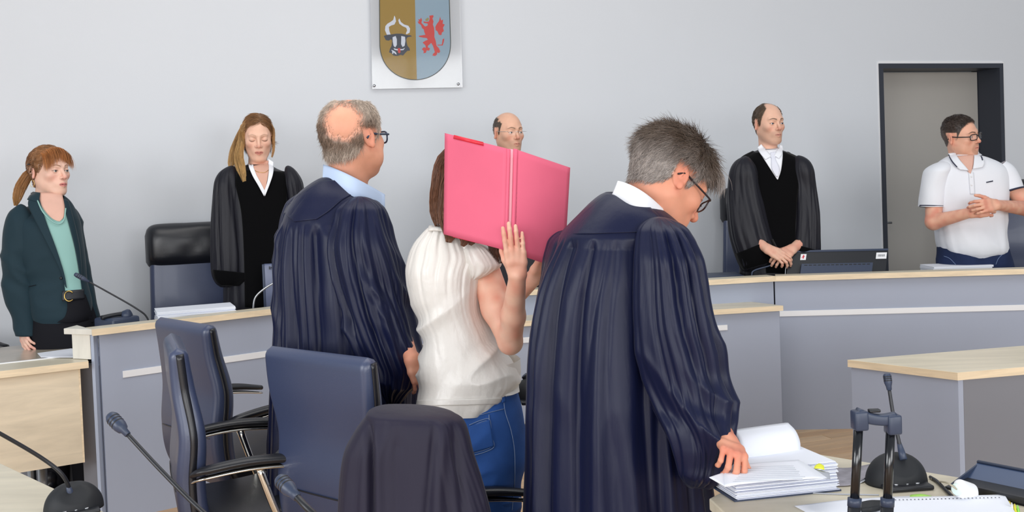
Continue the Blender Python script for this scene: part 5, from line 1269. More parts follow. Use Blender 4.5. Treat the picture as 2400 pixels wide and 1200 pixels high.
# ---- 3 bald lawyer seen from behind
def lawyer_left():
    d = 3.45; p0 = figure('older lawyer with bald crown seen from behind in a navy robe, light blue collar', floor_at(815, d))
    P = dict(skin=(226, 162, 134), red=(208, 112, 88), w=1.02, face_fat=1)
    def colr(V):
        n = vn(V[:, 0] * 70, V[:, 1] * 70, V[:, 2] * 30); t = sst(-.045, -.01, V[:, 2]) * sst(.075, .035, V[:, 2]); t = np.clip(t * sst(-.05, .02, V[:, 1]) + .25 * n, 0, 1)[:, None]
        return np.array(lin((196, 180, 166)))[None] * (1 - t) + np.array(lin((136, 114, 98)))[None] * t
    hair = dict(line='short', col=colr, th=.010, len=lambda V: .016 + .016 * sst(.02, -.05, V[:, 2]), lift=.35, mess=.28, bend=.9, rad=.00050, n=14000, scalp=.45, seed=3, comb=down_back,
                bald=[((-.034, .080, .048), (.058, .056, .058), .45), ((0, .01, .13), (.045, .05, .035), .5)])
    c = W(829, 324, d); nb = W(812, 440, d + .02)
    Vh, F, cc, toW, toL, R = make_head('l', p0, c, 1.08, R_(146), R_(0), R_(0), P, nb, hair=hair, nk=(.058, .066))
    pc = [(Vh, F, cc)]
    spectacles(p0, toW, mat('dark_blue_spectacle_frame', (40, 52, 76), .3), .026, .018, r=.0030, square=3.0)
    w = W(966, 842, d - .25); V, Fh = sdf_mesh(hand_prims(w, W(988, 892, d - .25) - w, (.5, -1, .2), 1, .84, ((20, 28, 18), (22, 30, 18), (24, 32, 18), (26, 34, 18)), forearm=W(944, 800, d - .18)), .0028); pc.append((V, Fh, skin_plain(V, P)))
    V, Fh = sdf_mesh(trunk_prims(W(800, 450, d), W(810, 860, d), .10, .3, g=.7), .009); pc.append((V, Fh, skin_plain(V, P)))
    body_mesh(p0, pc)
    tor = [(412, 770, 812, .06), (419, 748, 834, .085), (434, 724, 850, .115), (452, 702, 870, .14), (474, 684, 892, .155), (500, 669, 903, .17), (540, 660, 914, .185), (600, 656, 930, .195), (680, 654, 952, .205), (760, 653, 972, .21), (830, 652, 980, .215), (900, 650, 976, .22), (1000, 648, 975, .22), (1150, 645, 985, .225), (1300, 642, 990, .225), (1440, 640, 995, .225)]
    fd = [folds(61, 3.2, .036, [(440, 0), (520, .0), (545, .7), (640, 1.0), (1400, 1.5)], .45, .5, .45), wrink(62, 5, 6, .007, [(430, .2), (560, .8), (1300, .8)], .6)]
    v, f = sil(tor, d, 220, 170, 2.3, fd, caps=(False, False)); mk('robe', v, f, M_robe, p0)
    sl = [(460, 806, 880, .045), (476, 800, 892, .065), (500, 790, 903, .088), (560, 774, 920, .115), (620, 776, 938, .12), (700, 794, 956, .125), (770, 816, 974, .13), (830, 842, 988, .13), (862, 858, 991, .12), (890, 870, 976, .10), (915, 880, 956, .08), (940, 896, 942, .055), (964, 912, 932, .02)]
    s1 = sil(sl, d - .14, 160, 150, 2.2, [folds(71, 2.4, .024, [(455, 0), (500, .8), (700, 1.1), (960, .8)], .8, tw=.5), wrink(72, 7, 12, .011, [(450, .1), (600, .5), (800, 1.4), (960, 1.2)], 1.1)], dome=30); mk('robe_sleeve', *s1, M_robe, p0)
    s2 = sil([(450, 690, 730, .06), (480, 668, 730, .09), (540, 656, 716, .11), (700, 652, 712, .115), (860, 652, 712, .11), (960, 656, 706, .07)], d + .06, 70, 60, 2.2, [folds(75, 2.2, .014)], dome=30); mk('robe_sleeve', *s2, M_robe, p0)
    sk = Skin([(v, f), s2], d)
    mk('robe_yoke', *sk.patch([(752, 424), (715, 446), (682, 474), (668, 500), (690, 520)], [(826, 422), (838, 446), (800, 470), (772, 494), (742, 514)], 40, 20, .003, .003, 6), M_robe, p0)
    # front edge of the open robe on the far side
    mk('robe_front_edge', *sil([(560, 902, 922, .05), (620, 915, 940, .06), (700, 935, 962, .06), (780, 952, 979, .06), (840, 960, 985, .06), (960, 950, 975, .06)], d + .10, 40, 40, 2.2, [wrink(77, 6, 9, .005)]), M_robeb, p0)
    # shirt collar: band round the neck, folded down, with a point on the right
    ring = []
    for t in np.linspace(-.15, 1.12, 40):
        x = 752 + (886 - 752) * t; y = 392 + 62 * t ** 1.25
        ring.append((x, y))
    g = []
    for k, (x, y) in enumerate(ring):
        t = k / 39; a = math.pi * (1.08 - 1.12 * t); dd_ = d - .105 * math.sin(max(0, min(math.pi, a))) + .0
        lo_x, lo_y = x - 2 + 3 * t, y + 32 + 6 * math.sin(t * 3) + (6 if t > .85 else 0)
        g.append([W(x, y - 4, dd_ + .012), W(x - .5, y - 7, dd_ - .004), W(x, y, dd_ - .010), W((x + lo_x) / 2, (y + lo_y) / 2, dd_ - .016), W(lo_x, lo_y, dd_ - .022)])
    mk('shirt_collar', *sheetd(np.array(g), .003), M_shirtb, p0)
    shoes(p0, W(815, 860, d), 2.6, 0.0)
    for s in (-1, 1): q = W(815, 860, d); k = np.array([q[0] + s * .10, q[1], .6]); mk('trouser_leg', *tubed([k, (k[0], k[1], .04)], [.09, .08], 18, m=8), M_trous, p0)
lawyer_left()

# ---- 6 lawyer bending over the files
def lawyer_right():
    d = 2.7; p0 = figure('grey-haired lawyer in a navy robe bending his head over the files at the right table', floor_at(1470, d))
    P = dict(skin=(224, 156, 128), red=(206, 104, 84), w=1.0, nose=1.18, lip=(186, 100, 90), brow=(130, 110, 96))
    def colr(V):
        n = vn(V[:, 0] * 80, V[:, 1] * 80, V[:, 2] * 40); m_ = vn(V[:, 0] * 22, V[:, 1] * 22, V[:, 2] * 22)
        t = np.clip(sst(.0, .075, V[:, 2] + .25 * np.minimum(V[:, 1], 0) * 0) + .28 * n + .2 * m_ - .35 * sst(-.03, -.08, V[:, 1]), 0, 1)[:, None]
        return np.array(lin((168, 158, 152)))[None] * (1 - t) + np.array(lin((96, 80, 68)))[None] * t
    def comb(P_, N_):
        t = sst(.02, .07, P_[:, 2])[:, None]; fr = sst(.02, -.05, P_[:, 1])[:, None]
        side = np.array([0, .45, -1.0])[None]; top = np.array([0, .5, -.7])[None] * (1 - fr) + np.array([0, -1.0, -.35])[None] * fr
        return side * (1 - t) + top * t
    def fringe(toL, rs):
        n = 520; x = rs.uniform(-.062, .050, n); st = np.column_stack([x, -.045 - .03 * np.cos(x / .07 * 1.4), .100 - .8 * np.abs(x) * .35]); st += rs.normal(0, .005, (n, 3))
        dr = np.column_stack([x * .6 - .1, -.95 + 0 * x, -.15 + 0 * x]) + rs.normal(0, .16, (n, 3))
        v, f, si = tubes_strands(st, dr, rs.uniform(.035, .075, n), .0008, 6, g=.30)
        b = np.array(lin((150, 140, 134))); return v, f, (b * rs.uniform(.5, 1.5, (n, 1)))[si]
    def tuft(toL, rs):
        n = 110; b0 = W(1572, 336, d - .02); st = np.array([toL(b0 + rs.normal(0, .010, 3) * [1.6, 1, .5]) for _ in range(n)])
        R3 = toL(b0 + np.array([-.025, 0, .05])) - toL(b0); dr = R3 / np.linalg.norm(R3) + rs.normal(0, .20, (n, 3))
        cu = toL(b0 + np.array([-.05, 0, -.01])) - toL(b0)
        v, f, si = tubes_strands(st, dr, rs.uniform(.022, .046, n), .0007, 6, curl=cu / np.linalg.norm(cu) * 1.1)
        b = np.array(lin((138, 118, 108))); return v, f, (b * rs.uniform(.6, 1.4, (n, 1)))[si]
    hair = dict(line='short', col=colr, th=lambda V: .006 + .012 * sst(.0, .07, V[:, 2]), len=lambda V: .012 + .026 * sst(.0, .07, V[:, 2]), lift=.32, mess=.30, bend=.55, rad=.00055, n=13000, scalp=.5, seed=9, comb=comb, extra=[fringe, tuft])
    c = W(1566, 428, d); nb = W(1478, 536, d + .02)
    Vh, F, cc, toW, toL, R = make_head('r', p0, c, 1.08, R_(112), R_(40), R_(4), P, nb, hair=hair, nk=(.058, .068))
    pc = [(Vh, F, cc)]
    spectacles(p0, toW, mat('brown_black_spectacle_frame', (40, 26, 30), .3), .026, .015, r=.0022, square=3.6)
    w = W(1704, 1034, 2.385); V, Fh = sdf_mesh(hand_prims(w, W(1724, 1068, 2.30) - w, (.30, -.60, .75), 1, .84, ((46, 56, 40), (50, 58, 40), (54, 58, 42), (58, 58, 42)), thumb=(4, -12), forearm=W(1680, 1000, 2.47)), .0026); pc.append((V, Fh, skin_plain(V, P)))
    V, Fh = sdf_mesh(trunk_prims(W(1470, 530, d), W(1450, 980, d), .15, .3), .009); pc.append((V, Fh, skin_plain(V, P)))
    body_mesh(p0, pc)
    tor = [(450, 1420, 1462, .05), (458, 1404, 1492, .085), (474, 1384, 1526, .12), (500, 1358, 1566, .15), (545, 1316, 1606, .175), (590, 1294, 1628, .19), (640, 1274, 1642, .20), (700, 1258, 1645, .205), (800, 1246, 1645, .21), (950, 1238, 1650, .215), (1100, 1235, 1662, .22), (1250, 1232, 1676, .225), (1400, 1230, 1690, .225), (1600, 1228, 1700, .225), (1730, 1226, 1700, .225)]
    fd = [folds(81, 3.0, .040, [(450, 0), (552, .0), (575, .6), (680, 1.0), (1500, 1.6)], .35, .55, .30), wrink(82, 4, 4, .006, [(450, .2), (560, .6), (1300, .8)], .4)]
    v, f = sil(tor, d, 240, 190, 2.3, fd, caps=(False, False)); mk('robe', v, f, M_robe, p0)
    sl = [(508, 1500, 1588, .045), (530, 1496, 1606, .07), (560, 1494, 1620, .092), (600, 1490, 1636, .115), (650, 1488, 1648, .12), (700, 1486, 1656, .125), (760, 1487, 1668, .13), (820, 1494, 1688, .135), (880, 1506, 1700, .14), (940, 1524, 1710, .14, -.02), (985, 1542, 1720, .14, -.05), (1030, 1562, 1716, .13, -.06), (1070, 1580, 1698, .11, -.06), (1100, 1594, 1672, .09, -.06), (1126, 1608, 1650, .05, -.05), (1138, 1616, 1640, .02, -.05)]
    s1 = sil(sl, d - .16, 180, 170, 2.2, [folds(91, 2.4, .028, [(510, 0), (560, .9), (800, 1), (1130, .8)], .7, tw=.45), wrink(92, 6, 9, .012, [(510, .1), (700, .4), (900, 1.1), (1130, 1.6)], 1.0)], dome=34); mk('robe_sleeve', *s1, M_robe, p0)
    s2 = sil([(540, 1300, 1350, .06), (580, 1282, 1350, .09), (640, 1266, 1336, .11), (800, 1246, 1320, .12), (960, 1240, 1316, .11), (1060, 1246, 1306, .06)], d + .08, 80, 70, 2.2, [folds(95, 2.2, .016)], dome=30); mk('robe_sleeve', *s2, M_robe, p0)
    sk = Skin([(v, f), s2], d)
    mk('robe_yoke', *sk.patch([(1422, 454), (1388, 478), (1352, 508), (1322, 538), (1312, 550)], [(1500, 470), (1530, 492), (1548, 514), (1540, 532), (1500, 544)], 40, 24, .003, .003, 6), M_robe, p0)
    g = []
    for k in range(44):
        t = k / 43; x = 1436 + (1560 - 1436) * t; y = 448 + 84 * t ** 1.15 - 10 * math.sin(t * 3.1); dd_ = d - .02 - .095 * math.sin(math.pi * min(1, .12 + t * .8))
        nx_, ny_ = -.50, .70
        g.append([W(x + 13, y - 21, dd_ + .012), W(x + 12, y - 23, dd_ - .002), W(x + 9, y - 14, dd_ - .010), W(x + 3, y, dd_ - .014), W(x - 4, y + 15, dd_ - .016)])
    mk('shirt_collar', *sheetd(np.array(g), .003), M_shirt, p0)
    shoes(p0, W(1455, 980, d), 2.4, 0.0)
    for s in (-1, 1): q = W(1455, 980, d); k = np.array([q[0] + s * .10, q[1], .6]); mk('trouser_leg', *tubed([k, (k[0], k[1], .04)], [.09, .08], 18, m=8), M_trous, p0)
lawyer_right()

# ---- 5 woman hiding behind the folder
def woman_folder():
    d = 3.1; p0 = figure('woman in cream blouse and jeans hiding her face behind a red folder', floor_at(1100, d))
    P = dict(fem=1, skin=(232, 184, 160), red=(214, 118, 96), w=.95, jaw=.9)
    hair = dict(line='long', col=shade((112, 72, 52), .3, 50), th=.008, len=.045, lift=.01, mess=.03, bend=.4, rad=.0008, n=5000, scalp=.8, seed=5, comb=lambda P_, N_: np.column_stack([np.sign(P_[:, 0]) * .6, .3 + 0 * P_[:, 0], -1 + 0 * P_[:, 0]]))
    c = W(1106, 436, d + .02); nb = W(1068, 558, d + .03)
    Vh, F, cc, toW, toL, R = make_head('f', p0, c, 1.0, R_(100), R_(8), 0, P, nb, hair=hair, nk=(.046, .054))
    pc = [(Vh, F, cc)]
    ls = []
    for k, (pth, rr, n, sd, cB) in enumerate([
        ([W(1062, 352, d), W(1036, 385, d - .01), W(1026, 440, d - .02), W(1022, 490, d - .04), W(1030, 536, d - .06)], [.030, .032, .030, .028, .014], 460, 1, (128, 84, 58)),
        ([W(1080, 380, d - .06), W(1056, 430, d - .09), W(1050, 500, d - .10), W(1056, 545, d - .11), W(1050, 572, d - .12)], [.030, .036, .036, .026, .006], 380, 2, (132, 84, 54)),
        ([W(1100, 390, d - .08), W(1084, 450, d - .11), W(1084, 520, d - .12), W(1090, 560, d - .13), W(1082, 580, d - .135)], [.030, .036, .034, .018, .003], 300, 3, (122, 76, 52)),
        ([W(1120, 400, d - .07), W(1112, 460, d - .10), W(1106, 530, d - .12), W(1108, 560, d - .13), W(1100, 577, d - .135)], [.020, .026, .024, .014, .003], 200, 4, (112, 72, 50)),
        ([W(1140, 440, d - .06), W(1152, 510, d - .08), W(1160, 560, d - .08), W(1166, 600, d - .08), W(1170, 622, d - .08)], [.020, .024, .024, .022, .008], 220, 6, (92, 60, 46))]):
        ls.append(lock(pth, rr, 0, n, sd, (98, 62, 46), .0009, .35, .7, grad=cB))
    v = np.vstack([a for a, _, _ in ls]); off = np.cumsum([0] + [len(a) for a, _, _ in ls]); f = [tuple(x + off[k] for x in q) for k, (_, b, _) in enumerate(ls) for q in b]
    mk('long_hair', v, f, M_hair, p0, col=np.clip(np.vstack([c_ for _, _, c_ in ls]), 0, 1))
    # right arm, raised: back of the hand lies on the folder
    sh, elb, wr = W(1132, 628, d - .02), W(1196, 802, d - .12), W(1213, 645, d - .27)
    pr = [rc(sh, sh * .45 + elb * .55, .048, .046, .02), rc(sh * .45 + elb * .55, elb, .046, .034, .02), rc(elb, elb * .6 + wr * .4, .034, .034, .015), rc(elb * .6 + wr * .4, wr, .034, .0235, .015)]
    pr += hand_prims(wr, W(1207, 590, d - .285) - wr, (.05, -1, .05), 1, .80, ((4, 5, 4), (3, 4, 3), (3, 5, 4), (4, 8, 6)), spread=.35, thumb=(-8, -20))
    V, Fh = sdf_mesh(pr, .0030); pc.append((V, Fh, skin_plain(V, P)))
    w2 = W(1250, 652, d - .10); pr = [rc(W(1165, 735, d + .05), w2, .036, .0245, .015)] + hand_prims(w2, W(1282, 606, d - .14) - w2, (.4, -.6, -.6), -1, .85, ((30, 40, 20),) * 4, thumb=(0, 8))
    V, Fh = sdf_mesh(pr, .0030); pc.append((V, Fh, skin_plain(V, P)))
    V, Fh = sdf_mesh(trunk_prims(W(1050, 565, d + .02), W(1095, 935, d + .02), .09, 2.7, g=.6, hw=.06), .009); pc.append((V, Fh, skin_plain(V, P)))
    body_mesh(p0, pc)
    tor = [(530, 1014, 1072, .050), (536, 1004, 1086, .062), (550, 990, 1106, .085), (572, 972, 1130, .105), (600, 960, 1148, .118), (640, 954, 1136, .125), (700, 964, 1130, .125), (760, 982, 1146, .122), (805, 990, 1168, .125), (850, 992, 1200, .135), (890, 986, 1210, .142), (925, 978, 1190, .148), (954, 974, 1172, .150)]
    fd = [folds(101, 3.4, .008, [(530, 1.6), (560, 1.4), (640, .7), (700, .25), (800, .15), (960, .5)], 1.6, .8, .3), wrink(102, 3.5, 13, .013, [(530, 0), (700, .3), (800, 1.1), (880, 1.4), (940, .6), (954, .2)], -.5)]
    v, f = sil(tor, d, 200, 170, 2.3, fd, caps=(False, False)); mk('blouse', v, f, M_satin, p0)
    v2 = sil([(840, 1120, 1214, .11), (870, 1120, 1215, .12), (895, 1126, 1212, .12), (908, 1140, 1216, .12)], d + .02, 80, 40, 2.2, [wrink(103, 7, 10, .008)], caps=(False, False)); mk('blouse_front_hem', *v2, M_satin, p0)
    sl = sil([(566, 1078, 1128, .05), (584, 1078, 1150, .075), (604, 1080, 1168, .085), (622, 1086, 1174, .085), (640, 1096, 1150, .075), (652, 1100, 1124, .05)], d - .045, 90, 60, 2.2, [folds(105, 4.5, .006)], dome=16); mk('blouse_sleeve', *sl, M_satin, p0)
    sk = Skin([(v, f)], d)
    mk('neck_band', *sk.patch([(1006, 530), (1004, 540)], [(1084, 530), (1092, 542)], 8, 30, .010, .005), M_satin, p0)
    mk('hem_band', *sk.patch([(978, 938), (976, 953)], [(1176, 932), (1174, 947)], 6, 40, .004, .004), M_satin, p0)
    # jeans
    jr = [(890, 996, 1206, .125), (920, 984, 1214, .135), (960, 976, 1224, .150), (1010, 976, 1231, .160), (1060, 980, 1233, .160), (1110, 990, 1230, .150), (1160, 1000, 1222, .145), (1200, 1006, 1214, .14)]
    jn = sil(jr, d + .01, 140, 90, 2.4, [wrink(111, 5, 13, .006, [(890, .4), (1000, .8), (1130, 1.4), (1200, 1.2)], -.35)], caps=(False, True)); mk('jeans', *jn, M_denim, p0)
    for x0, x1, z_, nm in ((1112, 1216, 0, 'jeans_leg'), (1004, 1106, .03, 'jeans_leg')):
        mk(nm, *sil([(1150, x0 - 2, x1 + 2, .12), (1250, x0 + 4, x1 - 8, .105), (1380, x0 + 14, x1 - 14, .085), (1540, x0 + 22, x1 - 16, .07)], d + z_, 60, 60, 2.2, [wrink(115, 6, 12, .005)]), M_denim, p0)
    sj = Skin([jn], d)
    stt = [sj.line([(1100, 996), (1130, 984), (1148, 984), (1152, 1020), (1158, 1046), (1140, 1058), (1108, 1068)], .0012, .002, 60),
           sj.line([(1104, 1000), (1132, 988), (1144, 990), (1148, 1022), (1153, 1044), (1138, 1054), (1108, 1062)], .0009, .002, 60),
           sj.line([(1180, 906), (1183, 960), (1198, 1010), (1206, 1060), (1206, 1130), (1200, 1196)], .0012, .002, 60),
           sj.line([(1184, 930), (1200, 926), (1212, 920)], .0012, .002, 16), sj.line([(1184, 924), (1200, 920), (1211, 914)], .0012, .002, 16),
           sj.line([(1146, 972), (1147, 990)], .0012, .002, 8), sj.line([(1104, 978), (1150, 966), (1182, 958)], .0010, .002, 20)]
    mk('stitching', *join(stt), M_stitch, p0)
    mk('belt_loop', *sj.patch([(1176, 924), (1176, 944)], [(1184, 922), (1184, 943)], 6, 4, .006, .004), M_denim, p0)
    mk('label_tab', *sj.patch([(1020, 968), (1020, 976)], [(1024, 967), (1024, 975)], 4, 3, .006, .002), mat('tab_red', (180, 40, 50), .6), p0)
    mk('back_pocket', *sj.patch([(1098, 1000), (1102, 1062)], [(1148, 984), (1158, 1046)], 20, 14, .003, .003, 4), M_denim, p0)
    shoes(p0, W(1110, 930, d), 2.7, 0.0)
woman_folder()

# ---- the red folder
M_fold = mat('red_card_folder', (226, 102, 130), 0.6, spec=0.3, var=(7, 0.03), bump=(5, 0.25, 0.004))
M_foldr = mat('red_tape', (222, 44, 64), 0.35, spec=0.5)
M_folds = mat('pale_pink_spine', (246, 178, 192), 0.6)
M_fprint = mat('folder_print', (196, 92, 118), 0.7)
fo_ = thing('file_folder', 'open red cardboard folder held up before the face of the woman in jeans', 'folder', W(1190, 460, 2.87))
def cover(x00, y00, d00, x10, y10, d10, x11, y11, d11, x01, y01, d01, m=16, n=16, bow=.006):
    g = np.zeros((m, n, 3))
    for j in range(m):
        for i in range(n):
            u, v = i / (n - 1), j / (m - 1)
            x = (x00 * (1 - u) + x10 * u) * (1 - v) + (x01 * (1 - u) + x11 * u) * v
            y = (y00 * (1 - u) + y10 * u) * (1 - v) + (y01 * (1 - u) + y11 * u) * v
            dd_ = (d00 * (1 - u) + d10 * u) * (1 - v) + (d01 * (1 - u) + d11 * u) * v - bow * math.sin(math.pi * u)
            g[j, i] = W(x, y, dd_)
    return g
LC = (1043, 312, 3.00, 1188, 348, 2.86, 1182, 586, 2.84, 1040, 549, 2.97)
RC_ = (1212, 351, 2.86, 1336, 393, 2.93, 1322, 632, 2.90, 1204, 594, 2.84)
mk('front_cover', *sheetd(cover(*LC), .0022), M_fold, fo_)
mk('back_cover', *sheetd(cover(*RC_), .0022), M_fold, fo_)
def oncov(Cv, pts, off=.003):
    """pixel points lifted onto a cover"""
    x00, y00, d00, x10, y10, d10, x11, y11, d11, x01, y01, d01 = Cv; out = []
    for (x, y) in pts:
        u = (x - (x00 + x01) / 2) / ((x10 + x11) / 2 - (x00 + x01) / 2); u = min(max(u, 0), 1)
        dt = d00 * (1 - u) + d10 * u; db = d01 * (1 - u) + d11 * u; v = (y - (y00 * (1 - u) + y10 * u)) / ((y01 * (1 - u) + y11 * u) - (y00 * (1 - u) + y10 * u))
        out.append(W(x, y, dt * (1 - v) + db * v - .006 * math.sin(math.pi * u) - off))
    return out
def cprism(Cv, pts, lo=.0012, hi=.0022):
    a, b = oncov(Cv, pts, lo), oncov(Cv, pts, hi); n = len(pts)
    return fixn((np.array(a + b), [tuple(range(n)), tuple(range(n, 2 * n))[::-1]] + [(i, i + n, (i + 1) % n + n, (i + 1) % n) for i in range(n)]))
for x0, x1, nm in ((1188, 1196, 'spine_rib'), (1204, 1213, 'spine_rib')):
    mk(nm, *sheetd(cover(x0, 348, 2.862, x1, 350, 2.860, x1 - 7, 592, 2.84, x0 - 6, 587, 2.84, 12, 6, .004), .003), M_fold, fo_)
mk('spine', *sheetd(cover(1194, 349, 2.866, 1206, 351, 2.866, 1198, 592, 2.846, 1186, 588, 2.846, 12, 5, .001), .003), M_folds, fo_)
mk('paper_block', *sheetd(cover(1070, 330, 3.03, 1196, 356, 2.93, 1188, 578, 2.92, 1066, 548, 3.02, 6, 6, .002), .012), M_paper, fo_)
mk('tape_strip', *cprism(LC, [(1064, 316), (1133, 333), (1133, 342), (1062, 325)]), M_foldr, fo_)
mk('tape_strip', *cprism(LC, [(1056, 546), (1122, 563), (1122, 571), (1062, 556)]), M_foldr, fo_)
mk('corner_tape', *cprism(RC_, [(1322, 389), (1335, 393), (1334, 406), (1327, 400)]), M_foldr, fo_)
mk('printed_lines', *join([cprism(LC, [(1070 + 1.2 * k_, 511 + .35 * k_), (1070 + 1.2 * k_ + 26 * (k_ == 0) + 50, 511 + .35 * k_ + 13 + (6 if k_ == 0 else 0)), (1070 + 1.2 * k_ + 26 * (k_ == 0) + 50, 512.2 + .35 * k_ + 13 + (6 if k_ == 0 else 0)), (1070 + 1.2 * k_, 512.2 + .35 * k_)], .0012, .0014) for k_ in (0,)]
    + [cprism(LC, [(1104 + 5 * q, 517 + 1.3 * q), (1107.5 + 5 * q, 518 + 1.3 * q), (1107.5 + 5 * q, 521 + 1.3 * q), (1104 + 5 * q, 520 + 1.3 * q)], .0012, .0014) for q in range(5)]), M_fprint, fo_, smooth=False)
mk('printed_crest', *cprism(LC, [(1112, 533), (1120, 535), (1120, 541), (1116, 546), (1112, 540)], .0012, .0014), M_fprint, fo_, smooth=False)
mk('spine_marks', *join([cprism(RC_, [(1213 - .035 * (yy - 360), yy), (1215 - .035 * (yy - 360), yy), (1215 - .035 * (yy - 360), yy + 5), (1213 - .035 * (yy - 360), yy + 4)], .0012, .0015) for yy in range(362, 520, 11)]), M_fprint, fo_, smooth=False)

# ---- robe draped over the nearest chair
dr_ = thing('draped_robe', 'dark robe thrown over the back of the nearest chair', 'robe', floor_at(975, 2.55, .5))
rows = [(957, 884, 950, .045), (964, 866, 1030, .075), (976, 858, 1070, .085), (992, 846, 1086, .09), (1020, 828, 1096, .095), (1060, 808, 1106, .10), (1120, 798, 1126, .105), (1200, 794, 1149, .11), (1300, 790, 1168, .12), (1420, 786, 1180, .12)]
def crease(th, y, P):
    px = 1200 + (P[..., 0]) / (P[..., 1] + 1e-9) * 2400 + (y - 495) * .038
    def cr(x0, w, a): return -a * np.exp(-((px - x0) / w) ** 2)
    k = np.clip((y - 965) / 60, 0, 1)
    return k * (cr(864, 9, .022) + cr(880, 14, -.010) + cr(1012 - (y - 1040) * .10, 9, .010) + cr(1030 - (y - 1040) * .06, 16, -.010) + cr(1068 + (y - 1000) * .1, 10, .010) + cr(928, 12, .006))
v, f = sil(rows, 2.50, 220, 110, 2.5, [crease, folds(121, 2.4, .008, [(957, 0), (1000, .5), (1200, 1)]), wrink(122, 5, 4, .004)], caps=(True, False))
mk('robe_cloth', v, f, M_drape, dr_)
# ---------------------------------------------------------------- microphones
def goose(name_label, path, head_len=0.075, head_r=0.011, stem_r=0.0042, base=None, colr=None, tilt=None):
    """path: stem points from foot to head (world); base: (centre, yaw, scale)"""
    path = np.asarray(path, float)
    t = thing('gooseneck_microphone', name_label, 'microphone', base[0] if base else path[0])
    P = smooth_path(path, 30)
    mk('stem', *tubed(P, np.linspace(stem_r * 1.1, stem_r, 30), 10), colr or M_black, t)
    d = P[-1] - P[-3]; d /= np.linalg.norm(d)
    h = mk('mic_head', *lathed([(0.001, -0.004), (stem_r * 1.4, -0.002), (stem_r * 1.6, head_len * .18), (head_r * 0.8, head_len * .24), (head_r, head_len * .42), (head_r, head_len * .85), (head_r * .72, head_len * .97), (0.001, head_len)], P[-1], 20, d), M_blueblk if colr is None else colr, t)
    for k in range(3):
        mk('grille_ring', *lathed([(head_r * 0.99, 0), (head_r * 1.05, 0.001), (head_r * 1.05, 0.002), (head_r * 0.99, 0.003)], P[-1] + d * head_len * (0.5 + 0.12 * k), 20, d), M_black, h)
    mk('stem_collar', *lathed([(stem_r * 1.0, 0), (stem_r * 2.1, 0.001), (stem_r * 1.9, 0.02), (stem_r * 1.1, 0.045)], P[0], 16, P[2] - P[0]), M_blueblk, t)
    if base:
        c, yaw, s = base; c = np.asarray(c, float)
        # half-dome console: round at the back, cut flat to a sloping key panel
        vs = []; n, m = 32, 14
        cy, sy = math.cos(yaw), math.sin(yaw)
        for j in range(m):
            u = j / (m - 1)
            for i in range(n):
                a = 2 * math.pi * i / n
                r = s * 0.085 * math.sqrt(max(0.0005, 1 - u ** 2.2))
                x, y = r * math.cos(a) * 1.0, r * math.sin(a) * 0.78
                z = s * 0.085 * u
                if y < -0.015 * s: z = min(z, s * (0.085 + (y + 0.015 * s) / s * 1.15))
                vs.append((c[0] + x * cy - y * sy, c[1] + x * sy + y * cy, c[2] + max(z, 0.0)))
        mk('console', *fixn((np.array(vs), gridfaces(m, n))), M_blackm, t)
        v, f = boxd((0, 0, 0), (s * 0.13, s * 0.055, s * 0.012), 0, 0.004 * s)
        v = v @ np.array([[cy, sy, 0], [-sy, cy, 0], [0, 0, 1]]) + c + np.array([sy * 0.06 * s, -cy * 0.06 * s, 0.007 * s])
        kp = mk('key_panel', v, f, M_black, t)
        for q in (-0.03, 0.0, 0.03):
            b = c + np.array([sy * 0.06 * s + cy * q * s, -cy * 0.06 * s + sy * q * s, 0.0132 * s])
            mk('button', *lathed([(0.001, 0), (0.007 * s, 0), (0.006 * s, 0.003 * s), (0.001, 0.003 * s)], b, 14), M_steel, kp)
    return t
# lower left mic: console on the left table, stem bending out of the frame to the left
c0_ = G(165, 1200, TZ)
goose('black microphone console on the lower left table, stem bending out of the picture', [W(170, 1172, c0_[1] + 0.03), W(150, 1118, 2.42), W(100, 1075, 2.40), W(0, 1016, 2.34), W(-60, 985, 2.3)], base=(c0_ + np.array([0, .02, 0]), 0.5, 0.80), stem_r=0.0045)
# its neighbour with the head in the air
goose('black gooseneck microphone slanting up left before the chairs, stem out of the bottom edge', [W(560, 1262, 1.80), W(476, 1200, 1.82), W(380, 1105, 1.86), W(298, 1017, 1.9)], head_len=0.056, head_r=0.0125, stem_r=0.0042)
goose('blue-grey microphone head rising from the bottom edge before the widest chair back', [W(800, 1262, 1.5), W(730, 1200, 1.5), W(694, 1163, 1.52)], head_len=0.046, head_r=0.0115, stem_r=0.005)
# the tables these two stand on lie below the frame
# left wing of the bench
goose('gooseneck microphone leaning left towards the woman in the blazer', [np.r_[W(352, 760, 4.95)[:2], INZ], W(345, 745, 4.95), W(318, 722, 4.93), W(250, 683, 4.9), W(208, 660, 4.88)], head_len=0.075, head_r=0.011, stem_r=0.004, base=None)
goose('thin grey microphone arched before the monitor beside the fair-haired judge', [np.r_[W(594, 735, 5.3)[:2], INZ], W(594, 718, 5.3), W(600, 695, 5.3), W(622, 675, 5.3), W(648, 660, 5.3), W(670, 650, 5.3)], head_len=0.05, head_r=0.009, stem_r=0.005, colr=M_steel)
goose('thin blue-grey microphone in front of the folded hands on the right bench', [np.r_[W(1762, 655, 5.95)[:2], INZ], W(1762, 645, 5.95), W(1768, 634, 5.95), W(1800, 624, 5.95), W(1828, 614, 5.95)], head_len=0.05, head_r=0.009, stem_r=0.0045, colr=M_blueblk)
# right hand table mic
c1_ = G(2112, 1140, TZ)
goose('black gooseneck microphone standing behind the trolley handle on the right table', [W(2118, 1078, c1_[1] + 0.02), W(2108, 1040, 2.42), W(2094, 975, 2.43), W(2084, 912, 2.44)], head_len=0.038, head_r=0.0095, stem_r=0.0042, base=(c1_ + np.array([0, 0.03, 0]), 0.10, 0.86))
